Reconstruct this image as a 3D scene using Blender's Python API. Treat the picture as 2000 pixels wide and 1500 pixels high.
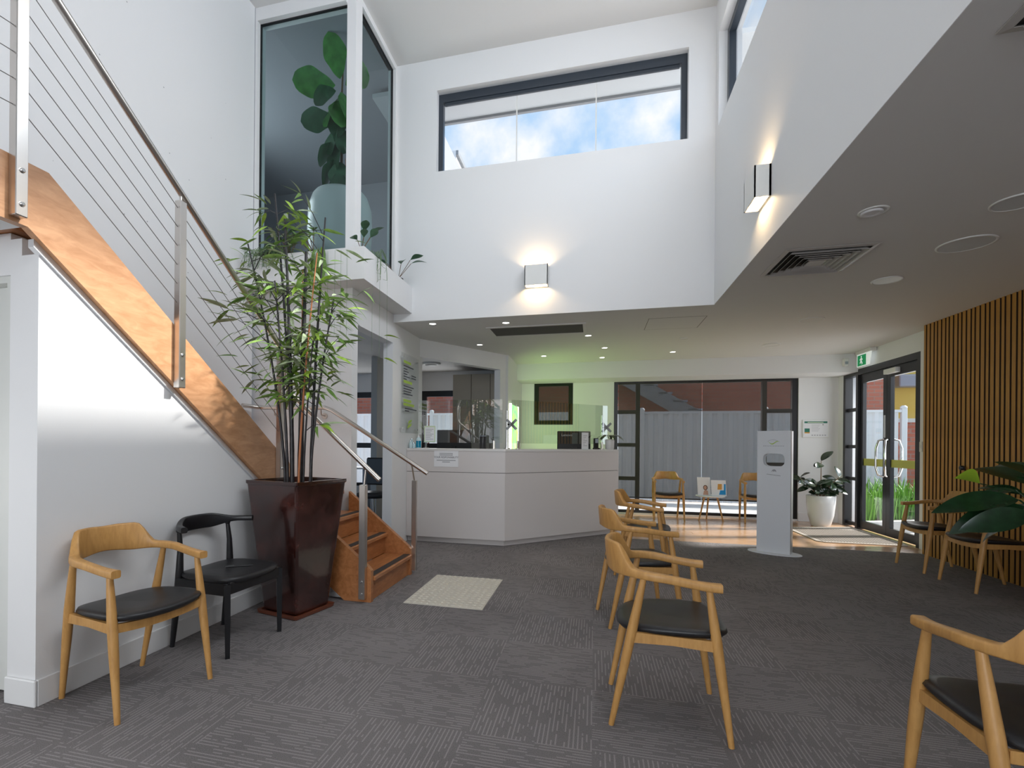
import bpy, bmesh, math, random
from mathutils import Vector, Matrix
random.seed(7)
R = math.radians
PI = math.pi
sc = bpy.context.scene
for o in list(bpy.data.objects):
    bpy.data.objects.remove(o)
COL = sc.collection

# ------------------------------------------------------------------ camera
EYE = 1.18
YAW = R(14.251); ROLL = R(0.4848); FPX = 980.0; CX, CY = 912.05, 868.55
cd = bpy.data.cameras.new('camera'); cam = bpy.data.objects.new('camera', cd); COL.objects.link(cam)
cd.sensor_fit = 'HORIZONTAL'; cd.sensor_width = 36.0; cd.lens = FPX / 2000 * 36
cd.shift_x = (1000 - CX) / 2000; cd.shift_y = (CY - 750) / 2000
cd.clip_start = 0.05; cd.clip_end = 200
fw = Vector((-math.sin(YAW), math.cos(YAW), 0)); rt = Vector((math.cos(YAW), math.sin(YAW), 0)); up = Vector((0, 0, 1))
crt = rt * math.cos(ROLL) + up * math.sin(ROLL)
cup = up * math.cos(ROLL) - rt * math.sin(ROLL)
m = Matrix((crt, cup, -fw)).transposed().to_4x4(); m.translation = (0, 0, EYE)
cam.matrix_world = m
sc.camera = cam

# ------------------------------------------------------------------ world sky with clouds
w = bpy.data.worlds.new('World'); sc.world = w; w.use_nodes = True
nt = w.node_tree; nt.nodes.clear()
wo = nt.nodes.new('ShaderNodeOutputWorld'); bg = nt.nodes.new('ShaderNodeBackground')
tc = nt.nodes.new('ShaderNodeTexCoord'); ns = nt.nodes.new('ShaderNodeTexNoise'); cr = nt.nodes.new('ShaderNodeValToRGB')
ns.inputs['Scale'].default_value = 3.2; ns.inputs['Detail'].default_value = 7; ns.inputs['Roughness'].default_value = .55
cr.color_ramp.elements[0].position = .46; cr.color_ramp.elements[0].color = (.33, .60, .93, 1)
cr.color_ramp.elements[1].position = .60; cr.color_ramp.elements[1].color = (1.0, 1.0, 1.0, 1)
nt.links.new(tc.outputs['Generated'], ns.inputs['Vector']); nt.links.new(ns.outputs['Fac'], cr.inputs['Fac'])
nt.links.new(cr.outputs['Color'], bg.inputs['Color']); nt.links.new(bg.outputs['Background'], wo.inputs['Surface'])
bg.inputs['Strength'].default_value = 1.0

def add_light(name, kind, loc, direction, energy, color=(1, 1, 1), **kw):
    l = bpy.data.lights.new(name, kind); l.energy = energy; l.color = color
    for k, v in kw.items(): setattr(l, k, v)
    o = bpy.data.objects.new(name, l); COL.objects.link(o); o.location = loc
    o.rotation_euler = Vector(direction).to_track_quat('-Z', 'Y').to_euler()
    return o
SUN = Vector((-1, -.30, -.81))
add_light('sun', 'SUN', (6, 4, 9), SUN, 7.5, (1, .96, .9), angle=R(4.5))
# daylight entering through the high strip window; rear fill is added, its window assumed
add_light('daylight_strip_window', 'AREA', (1.32, 2.0, 4.68), (-1, 0, -.55), 104, (.95, .975, 1), shape='RECTANGLE', size=3.5, size_y=.85)
add_light('rear_fill', 'AREA', (-.6, -4.3, 1.75), (0, 1, -.30), 142, (.97, .985, 1), shape='RECTANGLE', size=4.2, size_y=2.6)
add_light('daylight_entry_glazing', 'AREA', (1.8, 9.45, 1.3), (0, -1, 0), 8, (1, .96, .9), shape='RECTANGLE', size=2.6, size_y=1.8)
add_light('daylight_doors', 'AREA', (4.2, 8.0, 1.4), (-1, -.1, -.3), 20, (1, .98, .95), shape='RECTANGLE', size=1.7, size_y=1.9)
add_light('upper_room_fill', 'AREA', (-4.9, 4.9, 4.3), (1, .12, -.05), 62, (.95, .97, 1), shape='RECTANGLE', size=2.0, size_y=1.6)  # added fill lamp inside the upper room to brighten the fig and walls
add_light('daylight_office', 'AREA', (-2.87, 9.0, 1.6), (0, -1, 0), 5, (.95, .98, 1), shape='RECTANGLE', size=.7, size_y=1.2)
add_light('daylight_back_room', 'AREA', (-4.5, 9.0, 1.5), (.2, -1, 0), 7, (.95, .98, 1), shape='RECTANGLE', size=.9, size_y=1.4)
sc.view_settings.view_transform = 'Standard'; sc.view_settings.look = 'None'
sc.view_settings.exposure = 0.08; sc.view_settings.gamma = 1.0; sc.view_settings.use_curve_mapping = False

# ------------------------------------------------------------------ helpers
def ray(px, py):
    u = (px - CX) / FPX; v = (py - CY) / FPX
    x = u * math.cos(ROLL) + v * math.sin(ROLL); y = -u * math.sin(ROLL) + v * math.cos(ROLL)
    return fw + rt * x - up * y
def atY(px, py, Y):
    d = ray(px, py); return Vector((0, 0, EYE)) + d * (Y / d.y)
def atX(px, py, X):
    d = ray(px, py); return Vector((0, 0, EYE)) + d * (X / d.x)
def atZ(px, py, z):
    d = ray(px, py); return Vector((0, 0, EYE)) + d * ((z - EYE) / d.z)

class MB:
    def __init__(s): s.v = []; s.f = []; s.sm = []
    def add(s, vs, fs, smooth=False):
        n = len(s.v); s.v += [tuple(p) for p in vs]
        for f in fs: s.f.append(tuple(i + n for i in f)); s.sm.append(smooth)
        return s
    def box(s, x0, x1, y0, y1, z0, z1, M=None):
        vs = [Vector((x, y, z)) for z in (z0, z1) for x, y in ((x0, y0), (x1, y0), (x1, y1), (x0, y1))]
        if M is not None: vs = [M @ p for p in vs]
        return s.add(vs, [(3, 2, 1, 0), (4, 5, 6, 7), (0, 1, 5, 4), (1, 2, 6, 5), (2, 3, 7, 6), (3, 0, 4, 7)])
    def cbox(s, x0, x1, y0, y1, z0, z1, b=.004, M=None):
        # box with chamfered edges
        vs = []; c = []
        for ax in range(3):
            for sz in (0, 1):
                pass
        X = (x0, x1); Y = (y0, y1); Z = (z0, z1)
        idx = {}
        for i in (0, 1):
            for j in (0, 1):
                for k in (0, 1):
                    sx = 1 if i == 0 else -1; sy = 1 if j == 0 else -1; sz = 1 if k == 0 else -1
                    for ax in range(3):
                        p = [X[i], Y[j], Z[k]]
                        if ax != 0: p[0] += sx * b
                        if ax != 1: p[1] += sy * b
                        if ax != 2: p[2] += sz * b
                        idx[(i, j, k, ax)] = len(vs); vs.append(Vector(p))
        fs = []
        for ax in range(3):
            o = [a for a in range(3) if a != ax]
            for e in (0, 1):
                q = []
                for a, c2 in ((0, 0), (1, 0), (1, 1), (0, 1)):
                    t = [0, 0, 0]; t[ax] = e; t[o[0]] = a; t[o[1]] = c2
                    q.append(idx[(t[0], t[1], t[2], ax)])
                if (e == 0) == (ax != 1): q.reverse()
                fs.append(tuple(q))
        # edges
        for ax in range(3):          # edge along ax
            o = [a for a in range(3) if a != ax]
            for a in (0, 1):
                for c2 in (0, 1):
                    q = []
                    for e, fa in ((0, o[0]), (1, o[0]), (1, o[1]), (0, o[1])):
                        t = [0, 0, 0]; t[ax] = e; t[o[0]] = a; t[o[1]] = c2
                        q.append(idx[(t[0], t[1], t[2], fa)])
                    fs.append(tuple(q))
        for i in (0, 1):
            for j in (0, 1):
                for k in (0, 1): fs.append((idx[(i, j, k, 0)], idx[(i, j, k, 1)], idx[(i, j, k, 2)]))
        if M is not None: vs = [M @ p for p in vs]
        return s.add(vs, fs)
    def prism(s, pts, h0, h1, axis='Z'):
        # polygon pts (2d) extruded along an axis
        def mk(p, h):
            if axis == 'Z': return (p[0], p[1], h)
            if axis == 'Y': return (p[0], h, p[1])
            return (h, p[0], p[1])
        n = len(pts)
        vs = [mk(p, h0) for p in pts] + [mk(p, h1) for p in pts]
        fs = [tuple(range(n))[::-1], tuple(range(n, 2 * n))] + [(i, (i + 1) % n, (i + 1) % n + n, i + n) for i in range(n)]
        return s.add(vs, fs)
    def tube(s, pts, rad, seg=8, caps=True, smooth=True, flat=1.0):
        pts = [Vector(p) for p in pts]; n = len(pts)
        rs = rad if isinstance(rad, (list, tuple)) else [rad] * n
        vs = []; prev = None
        for i, p in enumerate(pts):
            t = (pts[min(i + 1, n - 1)] - pts[max(i - 1, 0)]).normalized()
            if prev is None:
                a = Vector((0, 0, 1)) if abs(t.z) < .9 else Vector((1, 0, 0))
                u = t.cross(a).normalized()
            else:
                u = (prev - t * prev.dot(t)).normalized()
            prev = u; v = t.cross(u)
            for k in range(seg):
                a = 2 * PI * k / seg
                vs.append(p + (u * math.cos(a) + v * math.sin(a) * flat) * rs[i])
        fs = [(i * seg + k, i * seg + (k + 1) % seg, (i + 1) * seg + (k + 1) % seg, (i + 1) * seg + k) for i in range(n - 1) for k in range(seg)]
        s.add(vs, fs, smooth)
        if caps: s.add(vs[:seg], [tuple(range(seg))[::-1]]); s.add(vs[-seg:], [tuple(range(seg))])
        return s
    def lathe(s, prof, c=(0, 0, 0), seg=24, smooth=True, M=None):
        vs = []
        for r, z in prof:
            for k in range(seg):
                a = 2 * PI * k / seg; vs.append(Vector((c[0] + r * math.cos(a), c[1] + r * math.sin(a), c[2] + z)))
        n = len(prof)
        fs = [(i * seg + k, i * seg + (k + 1) % seg, (i + 1) * seg + (k + 1) % seg, (i + 1) * seg + k) for i in range(n - 1) for k in range(seg)]
        if M is not None: vs = [M @ p for p in vs]
        s.add(vs, fs, smooth)
        s.add(vs[:seg], [tuple(range(seg))[::-1]]); s.add(vs[-seg:], [tuple(range(seg))])
        return s
    def rings(s, rings, smooth=True, caps=True):
        n = len(rings[0]); vs = [p for r in rings for p in r]
        fs = [(i * n + k, i * n + (k + 1) % n, (i + 1) * n + (k + 1) % n, (i + 1) * n + k) for i in range(len(rings) - 1) for k in range(n)]
        s.add(vs, fs, smooth)
        if caps: s.add(rings[0], [tuple(range(n))[::-1]]); s.add(rings[-1], [tuple(range(n))])
        return s
    def mesh(s, name):
        me = bpy.data.meshes.new(name); me.from_pydata([tuple(p) for p in s.v], [], s.f)
        me.polygons.foreach_set('use_smooth', s.sm)
        bm = bmesh.new(); bm.from_mesh(me); bmesh.ops.recalc_face_normals(bm, faces=bm.faces); bm.to_mesh(me); bm.free()
        me.update(); return me
    def build(s, name, mat, parent=None, loc=None):
        me = s.mesh(name); me.materials.append(M_[mat] if isinstance(mat, str) else mat)
        return link(name, me, parent, loc)
def link(name, me, parent=None, loc=None, rot=None):
    o = bpy.data.objects.new(name, me); COL.objects.link(o)
    if parent is not None: o.parent = parent
    if loc is not None: o.location = loc
    if rot is not None: o.rotation_euler = rot
    return o
def tag(o, label=None, cat=None, group=None, kind=None):
    if label: o['label'] = label
    if cat: o['category'] = cat
    if group: o['group'] = group
    if kind: o['kind'] = kind
    return o
def thing(name, label, cat, loc=(0, 0, 0), rz=0, group=None):
    o = bpy.data.objects.new(name, None); COL.objects.link(o); o.empty_display_size = .1
    o.location = loc; o.rotation_euler = (0, 0, rz)
    return tag(o, label, cat, group)
def struct(o): o['kind'] = 'structure'; return o
def copy_tree(o, parent=None):
    c = o.copy(); COL.objects.link(c); c.parent = parent
    for ch in list(o.children): copy_tree(ch, c)
    return c
def text_mesh(body, size, name='lettering'):
    cu = bpy.data.curves.new('tmp_text', 'FONT'); cu.body = body; cu.size = size; cu.align_x = 'CENTER'; cu.align_y = 'CENTER'; cu.extrude = .0006
    o = bpy.data.objects.new('tmp_text', cu); COL.objects.link(o)
    dg = bpy.context.evaluated_depsgraph_get(); dg.update()
    me = bpy.data.meshes.new_from_object(o.evaluated_get(dg)); me.name = name
    bpy.data.objects.remove(o); return me

# ------------------------------------------------------------------ materials
M_ = {}
def newmat(name):
    mt = bpy.data.materials.new(name); mt.use_nodes = True; M_[name] = mt
    return mt, mt.node_tree, mt.node_tree.nodes['Principled BSDF']
def mat(name, col, rough=.5, metal=0, spec=.5, coat=0, emit=None, estr=0, noise=0, nscale=8, bump=0, bscale=60, stretch=None):
    mt, t, b = newmat(name)
    b.inputs['Base Color'].default_value = (*col, 1); b.inputs['Roughness'].default_value = rough
    b.inputs['Metallic'].default_value = metal; b.inputs['Specular IOR Level'].default_value = spec
    b.inputs['Coat Weight'].default_value = coat; b.inputs['Coat Roughness'].default_value = .08
    if emit: b.inputs['Emission Color'].default_value = (*emit, 1); b.inputs['Emission Strength'].default_value = estr
    if noise or bump:
        tcn = t.nodes.new('ShaderNodeTexCoord'); mp = t.nodes.new('ShaderNodeMapping')
        if stretch: mp.inputs['Scale'].default_value = stretch
        t.links.new(tcn.outputs['Object'], mp.inputs['Vector'])
    if noise:
        n = t.nodes.new('ShaderNodeTexNoise'); n.inputs['Scale'].default_value = nscale; n.inputs['Detail'].default_value = 6
        t.links.new(mp.outputs['Vector'], n.inputs['Vector'])
        r = t.nodes.new('ShaderNodeValToRGB'); r.color_ramp.elements[0].position = .3; r.color_ramp.elements[1].position = .7
        r.color_ramp.elements[0].color = (*[c * (1 - noise) for c in col], 1); r.color_ramp.elements[1].color = (*[min(1, c * (1 + noise)) for c in col], 1)
        t.links.new(n.outputs['Fac'], r.inputs['Fac']); t.links.new(r.outputs['Color'], b.inputs['Base Color'])
    if bump:
        n = t.nodes.new('ShaderNodeTexNoise'); n.inputs['Scale'].default_value = bscale; n.inputs['Detail'].default_value = 3
        t.links.new(mp.outputs['Vector'], n.inputs['Vector'])
        bp = t.nodes.new('ShaderNodeBump'); bp.inputs['Strength'].default_value = bump; bp.inputs['Distance'].default_value = .01
        t.links.new(n.outputs['Fac'], bp.inputs['Height']); t.links.new(bp.outputs['Normal'], b.inputs['Normal'])
    return mt
def glassmat(name, tint, refl=1.0, rough=0.0):
    mt = bpy.data.materials.new(name); mt.use_nodes = True; M_[name] = mt; t = mt.node_tree; t.nodes.clear()
    o = t.nodes.new('ShaderNodeOutputMaterial'); mx = t.nodes.new('ShaderNodeMixShader'); tr = t.nodes.new('ShaderNodeBsdfTransparent'); gl = t.nodes.new('ShaderNodeBsdfGlossy')
    fr = t.nodes.new('ShaderNodeFresnel'); fr.inputs['IOR'].default_value = 1.5; ml = t.nodes.new('ShaderNodeMath'); ml.operation = 'MULTIPLY'; ml.inputs[1].default_value = refl
    tr.inputs['Color'].default_value = (*tint, 1); gl.inputs['Roughness'].default_value = rough
    gm_ = t.nodes.new('ShaderNodeNewGeometry'); iv = t.nodes.new('ShaderNodeMath'); iv.operation = 'SUBTRACT'; iv.inputs[0].default_value = 1
    t.links.new(gm_.outputs['Backfacing'], iv.inputs[1]); m2 = t.nodes.new('ShaderNodeMath'); m2.operation = 'MULTIPLY'; m2.use_clamp = True
    t.links.new(fr.outputs['Fac'], ml.inputs[0]); t.links.new(ml.outputs[0], m2.inputs[0]); t.links.new(iv.outputs[0], m2.inputs[1]); t.links.new(m2.outputs[0], mx.inputs['Fac'])
    t.links.new(tr.outputs[0], mx.inputs[1]); t.links.new(gl.outputs[0], mx.inputs[2]); t.links.new(mx.outputs[0], o.inputs['Surface'])
    return mt
def blindmat(name, col, open_):
    mt = bpy.data.materials.new(name); mt.use_nodes = True; M_[name] = mt; t = mt.node_tree; t.nodes.clear()
    o = t.nodes.new('ShaderNodeOutputMaterial'); mx = t.nodes.new('ShaderNodeMixShader'); tr = t.nodes.new('ShaderNodeBsdfTransparent'); df = t.nodes.new('ShaderNodeBsdfDiffuse')
    df.inputs['Color'].default_value = (*col, 1); mx.inputs['Fac'].default_value = 1 - open_
    t.links.new(tr.outputs[0], mx.inputs[1]); t.links.new(df.outputs[0], mx.inputs[2]); t.links.new(mx.outputs[0], o.inputs['Surface'])
    return mt
def woodmat(name, c1, c2, rough=.45, scale=(30, 30, 2), coat=0, ringscale=3.0):
    mt, t, b = newmat(name); b.inputs['Roughness'].default_value = rough; b.inputs['Coat Weight'].default_value = coat; b.inputs['Coat Roughness'].default_value = .15
    tcn = t.nodes.new('ShaderNodeTexCoord'); mp = t.nodes.new('ShaderNodeMapping'); mp.inputs['Scale'].default_value = scale
    n = t.nodes.new('ShaderNodeTexNoise'); n.inputs['Scale'].default_value = ringscale; n.inputs['Detail'].default_value = 8; n.inputs['Roughness'].default_value = .6; n.inputs['Distortion'].default_value = .6
    r = t.nodes.new('ShaderNodeValToRGB'); r.color_ramp.elements[0].position = .32; r.color_ramp.elements[1].position = .68
    r.color_ramp.elements[0].color = (*c1, 1); r.color_ramp.elements[1].color = (*c2, 1)
    t.links.new(tcn.outputs['Object'], mp.inputs['Vector']); t.links.new(mp.outputs['Vector'], n.inputs['Vector'])
    t.links.new(n.outputs['Fac'], r.inputs['Fac']); t.links.new(r.outputs['Color'], b.inputs['Base Color'])
    return mt

mat('paint', (.80, .80, .805), .6, spec=.25, bump=.05, bscale=220)
mat('paint_ceiling', (.74, .73, .72), .8, spec=.1)
mat('paint_speckled', (.80, .80, .81), .6, spec=.25)
mat('paint_door', (.70, .71, .68), .4)
mat('paint_grey', (.33, .34, .37), .7)
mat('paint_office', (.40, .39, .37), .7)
mat('skirting', (.80, .80, .80), .35)
mat('laminate', (.66, .62, .605), .32)
mat('laminate_top', (.70, .68, .66), .3)
mat('steel', (.62, .58, .54), .28, metal=1)
mat('cable_steel', (.22, .21, .20), .4, metal=.8)
mat('alu', (.80, .81, .83), .35, metal=.6)
mat('alu_white', (.78, .80, .83), .35)
mat('black_frame', (.012, .012, .014), .35)
mat('frame_blue', (.035, .045, .06), .35)
mat('leather', (.016, .016, .018), .38, bump=.08, bscale=300)
mat('black_wood', (.010, .010, .012), .36)
mat('black_plastic', (.02, .02, .022), .35)
mat('dark_slot', (.035, .032, .03), .6)
woodmat('oak', (.46, .235, .068), (.60, .325, .105), .42, (14, 14, 3))
woodmat('stair_timber', (.33, .12, .038), (.50, .205, .075), .36, (10, 2.2, 10), .25)
woodmat('stringer_timber', (.44, .215, .10), (.60, .325, .17), .38, (8, 2.5, 9), .2)
woodmat('slat_timber', (.36, .165, .025), (.50, .245, .045), .5, (20, 20, 1.2))
woodmat('floor_timber', (.50, .29, .15), (.66, .42, .25), .22, (2, 26, 10), .3)
mat('slat_gap', (.03, .018, .010), .8)
mat('stud_ivory', (.62, .58, .50), .5)
mat('pot_glaze', (.028, .007, .005), .16, coat=1, noise=.8, nscale=5, bump=.5, bscale=5)
def pot_glaze():
    t = M_['pot_glaze'].node_tree; b = t.nodes['Principled BSDF']; tcn = t.nodes.new('ShaderNodeTexCoord'); n = t.nodes.new('ShaderNodeTexNoise'); n.inputs['Scale'].default_value = 4.2; n.inputs['Detail'].default_value = 8; n.inputs['Roughness'].default_value = .65
    r = t.nodes.new('ShaderNodeValToRGB'); e = r.color_ramp.elements; e[0].position = .47; e[0].color = (.024, .006, .0045, 1); e[1].position = .68; e[1].color = (.085, .026, .020, 1)  # paler patches paint a broken reflection of the white wall into the glaze colour
    t.links.new(tcn.outputs['Object'], n.inputs['Vector']); t.links.new(n.outputs['Fac'], r.inputs['Fac']); t.links.new(r.outputs['Color'], b.inputs['Base Color'])
pot_glaze()
mat('saucer', (.16, .045, .022), .35, coat=.4)
mat('soil', (.03, .022, .016), .95, bump=.8, bscale=60)
mat('ceramic_white', (.78, .77, .755), .3)
mat('cane_dark', (.022, .020, .022), .4, noise=.6, nscale=20)
mat('cane_orange', (.45, .16, .06), .5)
mat('stem_brown', (.20, .12, .07), .7)
for nm, c in (('leaf_a', (.13, .24, .05)), ('leaf_b', (.22, .35, .09)), ('leaf_c', (.32, .50, .06)), ('leaf_d', (.33, .40, .25))):
    mat(nm, c, .42, noise=.25, nscale=30)
mat('leaf_fig', (.09, .30, .06), .4, noise=.3, nscale=12)
mat('leaf_fig_dark', (.07, .17, .09), .4, noise=.3, nscale=12)
mat('leaf_rubber', (.018, .035, .016), .16, coat=.5)
mat('leaf_dark', (.012, .045, .016), .25, noise=.3, nscale=14)
mat('leaf_lime', (.36, .55, .04), .4)
mat('fern', (.13, .22, .09), .6)
mat('paper', (.80, .80, .82), .6)
mat('ink', (.07, .07, .09), .6)
mat('ink_grey', (.38, .38, .40), .6)
mat('lime_ink', (.42, .60, .09), .5)
mat('green_sign', (.0, .30, .10), .4, emit=(.0, .45, .15), estr=.2)
mat('white_glow', (.9, .9, .9), .4, emit=(.9, 1, .97), estr=.35)
mat('green_ink', (.01, .16, .10), .5)
mat('orange_ink', (.65, .32, .06), .5)
mat('blue_ink', (.01, .27, .62), .5)
mat('skin_ink', (.62, .36, .26), .6)
mat('hair_ink', (.12, .06, .04), .6)
mat('grille', (.14, .13, .115), .7)
mat('louvre', (.46, .44, .42), .4)
mat('white_plastic', (.78, .78, .76), .4)
mat('led', (1, 1, 1), .4, emit=(1, .97, .9), estr=6)
mat('sconce_glow', (1, .9, .75), .4, emit=(1, .74, .40), estr=9)
mat('sanitiser', (.0, .22, .36), .1)
mat('clear_bottle', (.55, .70, .74), .1)
mat('mat_weave', (.42, .37, .32), .9)
mat('mat_rib', (.20, .17, .14), .9)
mat('concrete', (.62, .60, .57), .85, noise=.12, nscale=3)
mat('asphalt', (.22, .22, .22), .9)
mat('fence_steel', (.82, .83, .85), .5)
mat('grass', (.16, .36, .04), .6)
mat('mulch', (.11, .07, .05), .95, bump=.6, bscale=30)
mat('yellow_render', (.80, .60, .12), .7)
mat('mural_blue', (.05, .07, .25), .7)
mat('facade_grey', (.35, .39, .45), .7)
mat('soffit', (.62, .64, .65), .6)
mat('fascia', (.28, .29, .30), .5)
mat('cupboard', (.36, .31, .24), .5)
mat('yellow_film', (.55, .56, .12), .5)
mat('chrome', (.8, .8, .8), .12, metal=1)
glassmat('glass', (.97, .985, .98))
glassmat('glass_teal', (.70, .775, .785), .55)
glassmat('glass_guard', (.93, .96, .95), 4.5)
blindmat('blind', (.10, .095, .09), .50)
blindmat('blind_green', (.04, .05, .035), .5)
# frosted, sunlit strip glazing
mt = bpy.data.materials.new('glass_clear'); M_['glass_clear'] = mt
glassmat('glass_clear', (.98, .99, 1))

# speckles on the tall wall: tiny dark dots (flaws in the paint)
def speckle():
    t = M_['paint_speckled'].node_tree; b = t.nodes['Principled BSDF']
    tcn = t.nodes.new('ShaderNodeTexCoord'); v = t.nodes.new('ShaderNodeTexVoronoi'); v.inputs['Scale'].default_value = 7
    r = t.nodes.new('ShaderNodeValToRGB'); r.color_ramp.elements[0].position = .022; r.color_ramp.elements[0].color = (.30, .30, .32, 1)
    r.color_ramp.elements[1].position = .04; r.color_ramp.elements[1].color = (.80, .80, .81, 1)
    t.links.new(tcn.outputs['Object'], v.inputs['Vector']); t.links.new(v.outputs['Distance'], r.inputs['Fac']); t.links.new(r.outputs['Color'], b.inputs['Base Color'])
speckle()

# carpet: half-metre tiles, quarter-turned, ribbed
def math_node(t, op, a, b=None, c=None):
    n = t.nodes.new('ShaderNodeMath'); n.operation = op
    for i, x in enumerate((a, b, c)):
        if x is None: continue
        if isinstance(x, (int, float)): n.inputs[i].default_value = x
        else: t.links.new(x, n.inputs[i])
    return n.outputs[0]
def carpet():
    mt, t, b = newmat('carpet'); b.inputs['Roughness'].default_value = .95; b.inputs['Specular IOR Level'].default_value = .1
    tcn = t.nodes.new('ShaderNodeTexCoord'); sp = t.nodes.new('ShaderNodeSeparateXYZ'); t.links.new(tcn.outputs['Object'], sp.inputs[0])
    x, y = sp.outputs[0], sp.outputs[1]
    par = math_node(t, 'ADD', math_node(t, 'FLOOR', math_node(t, 'MULTIPLY', x, 2)), math_node(t, 'FLOOR', math_node(t, 'MULTIPLY', y, 2)))
    par = math_node(t, 'ABSOLUTE', math_node(t, 'MODULO', par, 2))
    a = math_node(t, 'ADD', math_node(t, 'MULTIPLY', x, par), math_node(t, 'MULTIPLY', y, math_node(t, 'SUBTRACT', 1, par)))
    c = math_node(t, 'ADD', math_node(t, 'MULTIPLY', y, par), math_node(t, 'MULTIPLY', x, math_node(t, 'SUBTRACT', 1, par)))
    row = math_node(t, 'FLOOR', math_node(t, 'MULTIPLY', a, 58))
    fr = math_node(t, 'FRACT', math_node(t, 'MULTIPLY', a, 58))
    line = math_node(t, 'GREATER_THAN', fr, .66)
    cb = t.nodes.new('ShaderNodeCombineXYZ'); t.links.new(row, cb.inputs[0]); t.links.new(math_node(t, 'MULTIPLY', c, 5), cb.inputs[1])
    n = t.nodes.new('ShaderNodeTexNoise'); n.inputs['Scale'].default_value = 1.7; n.inputs['Detail'].default_value = 2; t.links.new(cb.outputs[0], n.inputs['Vector'])
    on = math_node(t, 'MULTIPLY', line, math_node(t, 'GREATER_THAN', n.outputs['Fac'], .46))
    n2 = t.nodes.new('ShaderNodeTexNoise'); n2.inputs['Scale'].default_value = 260; n2.inputs['Detail'].default_value = 3; t.links.new(tcn.outputs['Object'], n2.inputs['Vector'])
    n3 = t.nodes.new('ShaderNodeTexNoise'); n3.inputs['Scale'].default_value = 1.3; n3.inputs['Detail'].default_value = 3; t.links.new(tcn.outputs['Object'], n3.inputs['Vector'])
    f = math_node(t, 'ADD', math_node(t, 'MULTIPLY', on, .30), math_node(t, 'MULTIPLY', n2.outputs['Fac'], .72))
    f = math_node(t, 'ADD', f, math_node(t, 'MULTIPLY', math_node(t, 'SUBTRACT', n3.outputs['Fac'], .5), .4))
    r = t.nodes.new('ShaderNodeValToRGB'); r.color_ramp.elements[0].position = .05; r.color_ramp.elements[1].position = .95
    r.color_ramp.elements[0].color = (.080, .075, .076, 1); r.color_ramp.elements[1].color = (.38, .352, .348, 1)
    t.links.new(f, r.inputs['Fac']); t.links.new(r.outputs['Color'], b.inputs['Base Color'])
    bp = t.nodes.new('ShaderNodeBump'); bp.inputs['Strength'].default_value = .5; bp.inputs['Distance'].default_value = .004
    t.links.new(f, bp.inputs['Height']); t.links.new(bp.outputs['Normal'], b.inputs['Normal'])
carpet()
def brick():
    mt, t, b = newmat('brick'); b.inputs['Roughness'].default_value = .9
    tcn = t.nodes.new('ShaderNodeTexCoord'); mp = t.nodes.new('ShaderNodeMapping'); mp.inputs['Rotation'].default_value = (R(90), 0, 0)
    k = t.nodes.new('ShaderNodeTexBrick'); k.inputs['Scale'].default_value = 1; k.inputs['Brick Width'].default_value = .23; k.inputs['Row Height'].default_value = .085
    k.inputs['Mortar Size'].default_value = .008; k.inputs['Color1'].default_value = (.42, .11, .065, 1); k.inputs['Color2'].default_value = (.52, .17, .10, 1); k.inputs['Mortar'].default_value = (.33, .22, .18, 1)
    t.links.new(tcn.outputs['Object'], mp.inputs['Vector']); t.links.new(mp.outputs['Vector'], k.inputs['Vector']); t.links.new(k.outputs['Color'], b.inputs['Base Color'])
brick()
def lightbox_mat():
    mt, t, b = newmat('lightbox_print')
    tcn = t.nodes.new('ShaderNodeTexCoord'); n = t.nodes.new('ShaderNodeTexNoise'); n.inputs['Scale'].default_value = 4; n.inputs['Detail'].default_value = 2; n.inputs['Distortion'].default_value = 1
    r = t.nodes.new('ShaderNodeValToRGB'); e = r.color_ramp.elements
    e[0].position = .3; e[0].color = (.15, .60, .30, 1); e[1].position = .7; e[1].color = (.75, .95, .05, 1)
    x = e.new(.5); x.color = (.45, .9, .35, 1)
    t.links.new(tcn.outputs['Object'], n.inputs['Vector']); t.links.new(n.outputs['Fac'], r.inputs['Fac'])
    t.links.new(r.outputs['Color'], b.inputs['Emission Color']); b.inputs['Emission Strength'].default_value = 1.6; b.inputs['Base Color'].default_value = (.3, .5, .2, 1)
lightbox_mat()

# ------------------------------------------------------------------ room shell
LOW = 2.56; TOP = 5.462; XW = -3.27; XS = -2.398; XC = -2.221; XR = 1.115; YA = 5.31; YB = 9.1; XD = 3.72
def wall_cells(mb, a0, a1, z0, z1, t0, t1, holes, axis):
    A = sorted({a0, a1, *[h[0] for h in holes], *[h[1] for h in holes]}); Zs = sorted({z0, z1, *[h[2] for h in holes], *[h[3] for h in holes]})
    for i in range(len(A) - 1):
        for j in range(len(Zs) - 1):
            ca = (A[i] + A[i + 1]) / 2; cz = (Zs[j] + Zs[j + 1]) / 2
            if any(h[0] < ca < h[1] and h[2] < cz < h[3] for h in holes): continue
            if axis == 'Y': mb.box(A[i], A[i + 1], t0, t1, Zs[j], Zs[j + 1])
            else: mb.box(t0, t1, A[i], A[i + 1], Zs[j], Zs[j + 1])
    return mb
def swall(name, mb, m='paint'): return struct(mb.build(name, m))

CARPET_EDGE = 6.72
struct(MB().box(-6.6, 3.9, -4.7, CARPET_EDGE, -.10, 0).box(-6.6, .2, CARPET_EDGE, 9.3, -.10, 0).build('floor', 'carpet'))
ft = struct(MB().box(.2, 3.9, CARPET_EDGE, 9.3, -.10, -.012).build('floor_boards', 'slat_gap'))
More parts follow.
